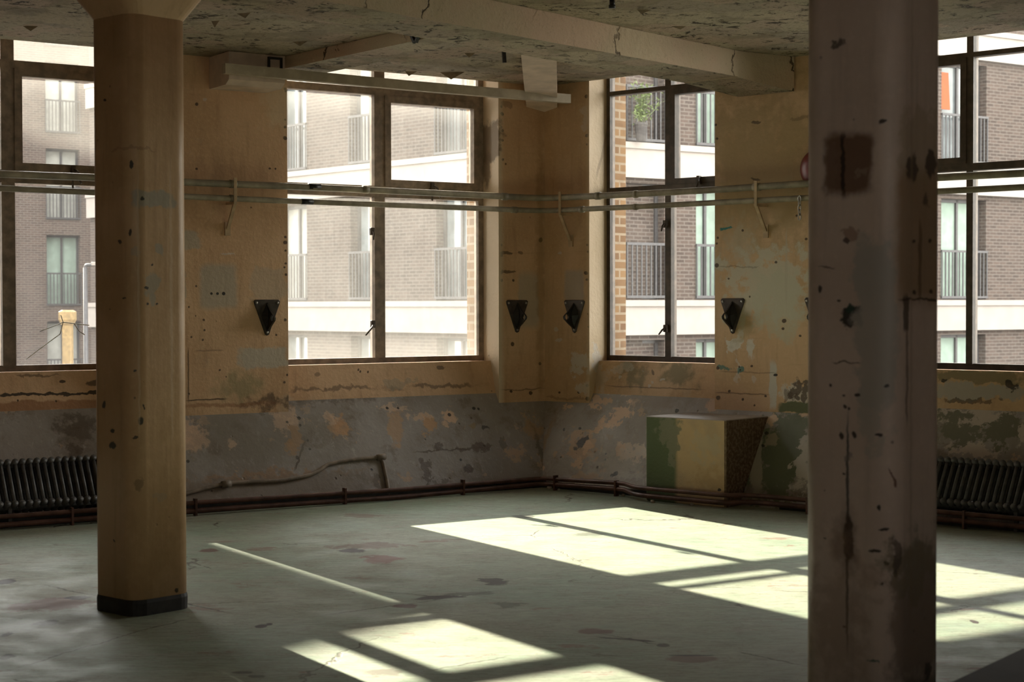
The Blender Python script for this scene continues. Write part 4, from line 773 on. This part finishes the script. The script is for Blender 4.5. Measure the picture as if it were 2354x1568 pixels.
# facade right of the block's corner (parallel to the left window wall)
FCw = frame(V((1.55, 31.6, 0)), dL); FCl = Matrix.Translation((0, 0, -GZ))
def UC(px, py=700): q_ = inF(FCw, px, py, 0); return q_.x, q_.z
ztop = [UC(1540, 690)[1]]; pitch = 3.05; ztop = ztop[0]
cols = [(UC(1440)[0], UC(1527)[0]), (UC(1600)[0], UC(1672)[0]), (UC(1800)[0], UC(1900)[0]), (UC(2163)[0], UC(2266)[0]), (UC(2420)[0], UC(2530)[0])]
wC = []
for k in range(-1, 4):
    for i, (a_, b_) in enumerate(cols):
        z_ = ztop+pitch*k+.02; cm = {0: None, 1: M_CURT, 2: None, 3: M_CURT, 4: None}[i]
        if k == 1 and i == 3: cm = None
        wC.append((a_, b_, z_, z_+2.25, cm))
facade(rootBC, FCl, 0, 26, GZ, 14, wC, M_BRICK)
bandh = .68
FBw = frame(V((1.55, 31.6, 0)), V((.669, -.743, 0)).normalized()); FBl = rootBC.matrix_world.inverted() @ FBw
for k in range(-1, 4):
    z1_ = ztop+pitch*k
    MB().box(-.12, 26, -.12, .06, z1_-bandh, z1_-.12).box(-.14, 26, -.16, .06, z1_-.12, z1_).build('floor_band', M_CONC, rootBC, FCl)
    MB().box(-20, .12, -.12, .06, z1_-bandh, z1_-.12).box(-20, .14, -.16, .06, z1_-.12, z1_).build('floor_band', M_CONC, rootBC, FBl)
def UB(px, py=700): q_ = inF(FBw, px, py, 0); return q_.x, q_.z
wB = []
for k in range(-1, 4):
    for i, (p_, r_) in enumerate(((640, 706), (806, 866), (1003, 1088))):
        wB.append((UB(p_)[0], UB(r_)[0], ztop+pitch*k+.02, ztop+pitch*k+2.27, (M_CURT2 if (i, k) in ((0, 0), (1, 1)) else None)))
facade(rootBC, FBl, -20, 0, GZ, 14, wB, M_BRICK)
# orange cloth behind the upper right-hand window
q_ = UC(2180, 210); ww = [o for o in rootBC.children if o.name.startswith('window')]
a_, b_ = UC(2166)[0], UC(2192)[0]; z_ = UC(2180, 250)[1]; z2_ = UC(2180, 165)[1]
mb = MB(); mb.loft([[(a_, .1, z_), (b_, .12, z_), (b_, .15, z_), (a_, .13, z_)], [(a_, .1, z2_), (b_-.06, .12, z2_), (b_-.06, .15, z2_), (a_, .13, z2_)]]); mb.build('window_cloth', M_ORANGE, rootBC, FCl)['label'] = 'orange cloth in an upper window'
# leafy plant on the upper balcony
pc = UC(1452, 328); t = empty('balcony_plant', FCw @ Matrix.Translation((UC(1452)[0], -.3, ztop+pitch))); tag(t, 'green leafy shrub in a pot on the upper balcony, seen through the narrow window', 'plant')
mb = MB(); mb.loft([[(.13*q2*math.cos(k*math.pi/6), .11*q2*math.sin(k*math.pi/6), z_) for k in range(12)] for q2, z_ in ((.75, 0), (1, .3), (1.08, .32), (1.08, .36), (.9, .36))]); mb.build('pot', plain('dark_pot', (.03, .026, .024), .8), t)
mb = MB(); st = MB()
for k in range(16):
    a_ = rnd.uniform(0, 6.283); r_ = rnd.uniform(.05, .45); top_ = V((r_*math.cos(a_)+.1, r_*.25*math.sin(a_), rnd.uniform(.55, 1.15))); st.tube([(0, 0, .33), top_*.5+V((0, 0, .15)), top_], [.008, .006, .003], 5)
    for j in range(22):
        c_ = V((0, 0, .33)).lerp(top_, rnd.uniform(.4, 1.05))+V((rnd.gauss(0, .07), rnd.gauss(0, .03), rnd.gauss(0, .06))); d1 = V((rnd.gauss(0, 1), rnd.gauss(0, 1), rnd.gauss(0, 1))).normalized(); d2 = d1.cross(V((rnd.gauss(0, 1), rnd.gauss(0, 1), rnd.gauss(0, 1)))).normalized()
        mb.add([c_-d1*.05, c_+d2*.018, c_+d1*.055, c_-d2*.018, c_+d1.cross(d2)*.006], [(0, 1, 4), (1, 2, 4), (2, 3, 4), (3, 0, 4)])
mb.build('foliage', M_LEAF, t); st.build('stem', M_LEAF, t)
# far block seen through the left window
FAw = frame(V((-15.2, 55, 0)), dL); rootA = empty('apartment_building', FAw @ Matrix.Translation((0, 0, GZ))); tag(rootA, 'grey brown brick block with narrow balcony doors, seen through the far left window', 'building')
FAl = Matrix.Translation((0, 0, -GZ))
def UA(px, py=700): q_ = inF(FAw, px, py, 0); return q_.x, q_.z
a_, b_ = UA(108)[0], UA(186)[0]; zf = UA(145, 703)[1]; pA = UA(145, 505)[1]-zf
wA = []
for k in range(-1, 4):
    for i, (x0, x1) in enumerate(((a_, b_), (a_-4.2, b_-4.2), (a_+4.6, b_+4.6))):
        wA.append((x0, x1, zf+pA*k, zf+pA*k+2.35, {0: M_CURT if k == 0 else M_CURT2, 1: None, 2: M_CURT2}[i]))
facade(rootA, FAl, -14, 16, GZ, 11.2, wA, M_BRICK2)
MB().box(-14.1, 16.1, -.1, .3, 11.2, 11.45).build('parapet_coping', M_CONC, rootA, FAl)
# unseen block added left of view; its roof line shades the far left window
FN = FL @ Matrix.Translation((0, 14, 0)); rootN = empty('apartment_building', FN @ Matrix.Translation((0, 0, GZ))); tag(rootN, 'plain brick block standing close to the street, left of the view', 'building')
SUN_AZ, SUN_EL = math.radians(147.8), math.radians(27.2)
soff = 14*math.tan(A1-math.pi/2 + math.radians(180)-SUN_AZ) if False else 14*math.tan(math.radians(90-56.436+0)-math.radians(180-147.8))
nx_ = -3.765+soff*.98; nz_ = 2.60+(14-.27)/1.0*math.tan(SUN_EL)
wN = [(nx_-u_-1.1, nx_-u_, z_, z_+1.9, None) for u_ in (2.2, 4.4, 6.6) for z_ in (-2.6, .4, 3.4, 6.4)]
facade(rootN, FAl, nx_-1.3, nx_, GZ, nz_, [], M_BRICK2, 6, False)
MB().prism([(nx_, nz_), (nx_-1.3, nz_), (nx_-1.3, nz_+.28)], 0, 6, 'y').build('roof', M_DARKMET, rootN, FAl)  # roof slant shaped to the edge of the sun patch
facade(rootN, FAl, nx_-9, nx_-1.3, GZ, nz_+4.2, [w_ for w_ in wN if w_[0] < nx_-1.6], M_BRICK2, 6, False)
# street furniture below the far left window
d_ = ray(196, 615); p = CAM+d_*(30/d_.y); t = empty('street_lamp', T(p.x, p.y, GZ)); tag(t, 'slim dark street lamp with bright head, beside the left column edge', 'lamp')
hgt = p.z-GZ; MB().tube([(0, 0, 0), (0, 0, 1), (0, 0, hgt)], [.07, .055, .04], 10).build('post', M_DARKMET, t); MB().tube(soft_poly([(0, 0, hgt-.05), (0, 0, hgt+.04), (.25, 0, hgt+.06)], .05), .03, 8).build('arm', M_DARKMET, t)
MB().box(.12, .5, -.08, .08, hgt+.03, hgt+.10, 0, .02).build('lamp_head', M_CONC, t)
d_ = ray(155, 717); p = CAM+d_*(26/d_.y); t = empty('street_post', T(p.x, p.y, GZ)); tag(t, 'pale yellow post with wider cap, seen low through the far left window', 'post')
hgt = p.z-GZ; MB().loft([oct_(.08, .02, 0), oct_(.075, .02, hgt-.2)]).build('shaft', M_YEL, t); MB().loft([oct_(.09, .02, hgt-.2), oct_(.12, .03, hgt-.12), oct_(.12, .03, hgt), oct_(.08, .03, hgt+.03)]).build('cap', M_YEL, t)

# ------------------------------------------------------------------ light
w = bpy.data.worlds.new('overcast_blue_white'); sc.world = w; w.use_nodes = True; nt = w.node_tree; nt.nodes.clear(); N = NT(nt)
tc = N.n('ShaderNodeTexCoord'); z = N.sep(tc.outputs['Generated'])[2]
bg = N.n('ShaderNodeBackground'); N.put(bg.inputs[0], N.mix(N.ramp(z, -.05, .6), (1.0, .94, .85), (.97, .95, .94))); bg.inputs[1].default_value = 10.0
out = N.n('ShaderNodeOutputWorld'); nt.links.new(bg.outputs[0], out.inputs[0])
sl = bpy.data.lights.new('sun', 'SUN'); sl.energy = 26; sl.angle = math.radians(.55); sl.color = (1.0, .91, .74)
so = bpy.data.objects.new('sun', sl); COL.objects.link(so)
sd = V((math.sin(SUN_AZ)*math.cos(SUN_EL), math.cos(SUN_AZ)*math.cos(SUN_EL), -math.sin(SUN_EL))); so.rotation_euler = sd.to_track_quat('-Z', 'Y').to_euler(); so.location = (-10, 25, 20)
for F, lst in ((FL, LW), (FR, RW), (FF, [FW])):
    for a_, b_ in lst:
        pl2 = bpy.data.lights.new('window_portal', 'AREA'); pl2.shape = 'RECTANGLE'; pl2.size = b_-a_; pl2.size_y = HEAD-SILL; pl2.cycles.is_portal = True
        po = bpy.data.objects.new('window_portal', pl2); COL.objects.link(po)
        n_ = -(F.to_3x3() @ V((0, 1, 0))); po.matrix_world = Matrix.Translation(F @ V(((a_+b_)/2, THK+.02, (SILL+HEAD)/2))) @ n_.to_track_quat('-Z', 'Y').to_matrix().to_4x4()

# ------------------------------------------------------------------ camera
cd_ = bpy.data.cameras.new('camera'); cam = bpy.data.objects.new('camera', cd_); COL.objects.link(cam); sc.camera = cam
cd_.sensor_width = 36; cd_.sensor_fit = 'HORIZONTAL'; cd_.lens = F_PX*36/2354; cd_.clip_end = 300
cam.matrix_world = Matrix(((rt.x, up.x, -fwd.x, 0), (rt.y, up.y, -fwd.y, 0), (rt.z, up.z, -fwd.z, EYE), (0, 0, 0, 1)))
cd_.dof.use_dof = True; cd_.dof.focus_distance = 12.5; cd_.dof.aperture_fstop = 4.5
vs = sc.view_settings; vs.view_transform = 'Standard'; vs.look = 'None'; vs.gamma = 1; vs.exposure = 0.12; vs.use_curve_mapping = False
cy = sc.cycles; cy.max_bounces = 9; cy.diffuse_bounces = 6; cy.glossy_bounces = 3; cy.transparent_max_bounces = 16; cy.sample_clamp_indirect = 12; cy.caustics_reflective = False; cy.caustics_refractive = False; cy.use_denoising = True
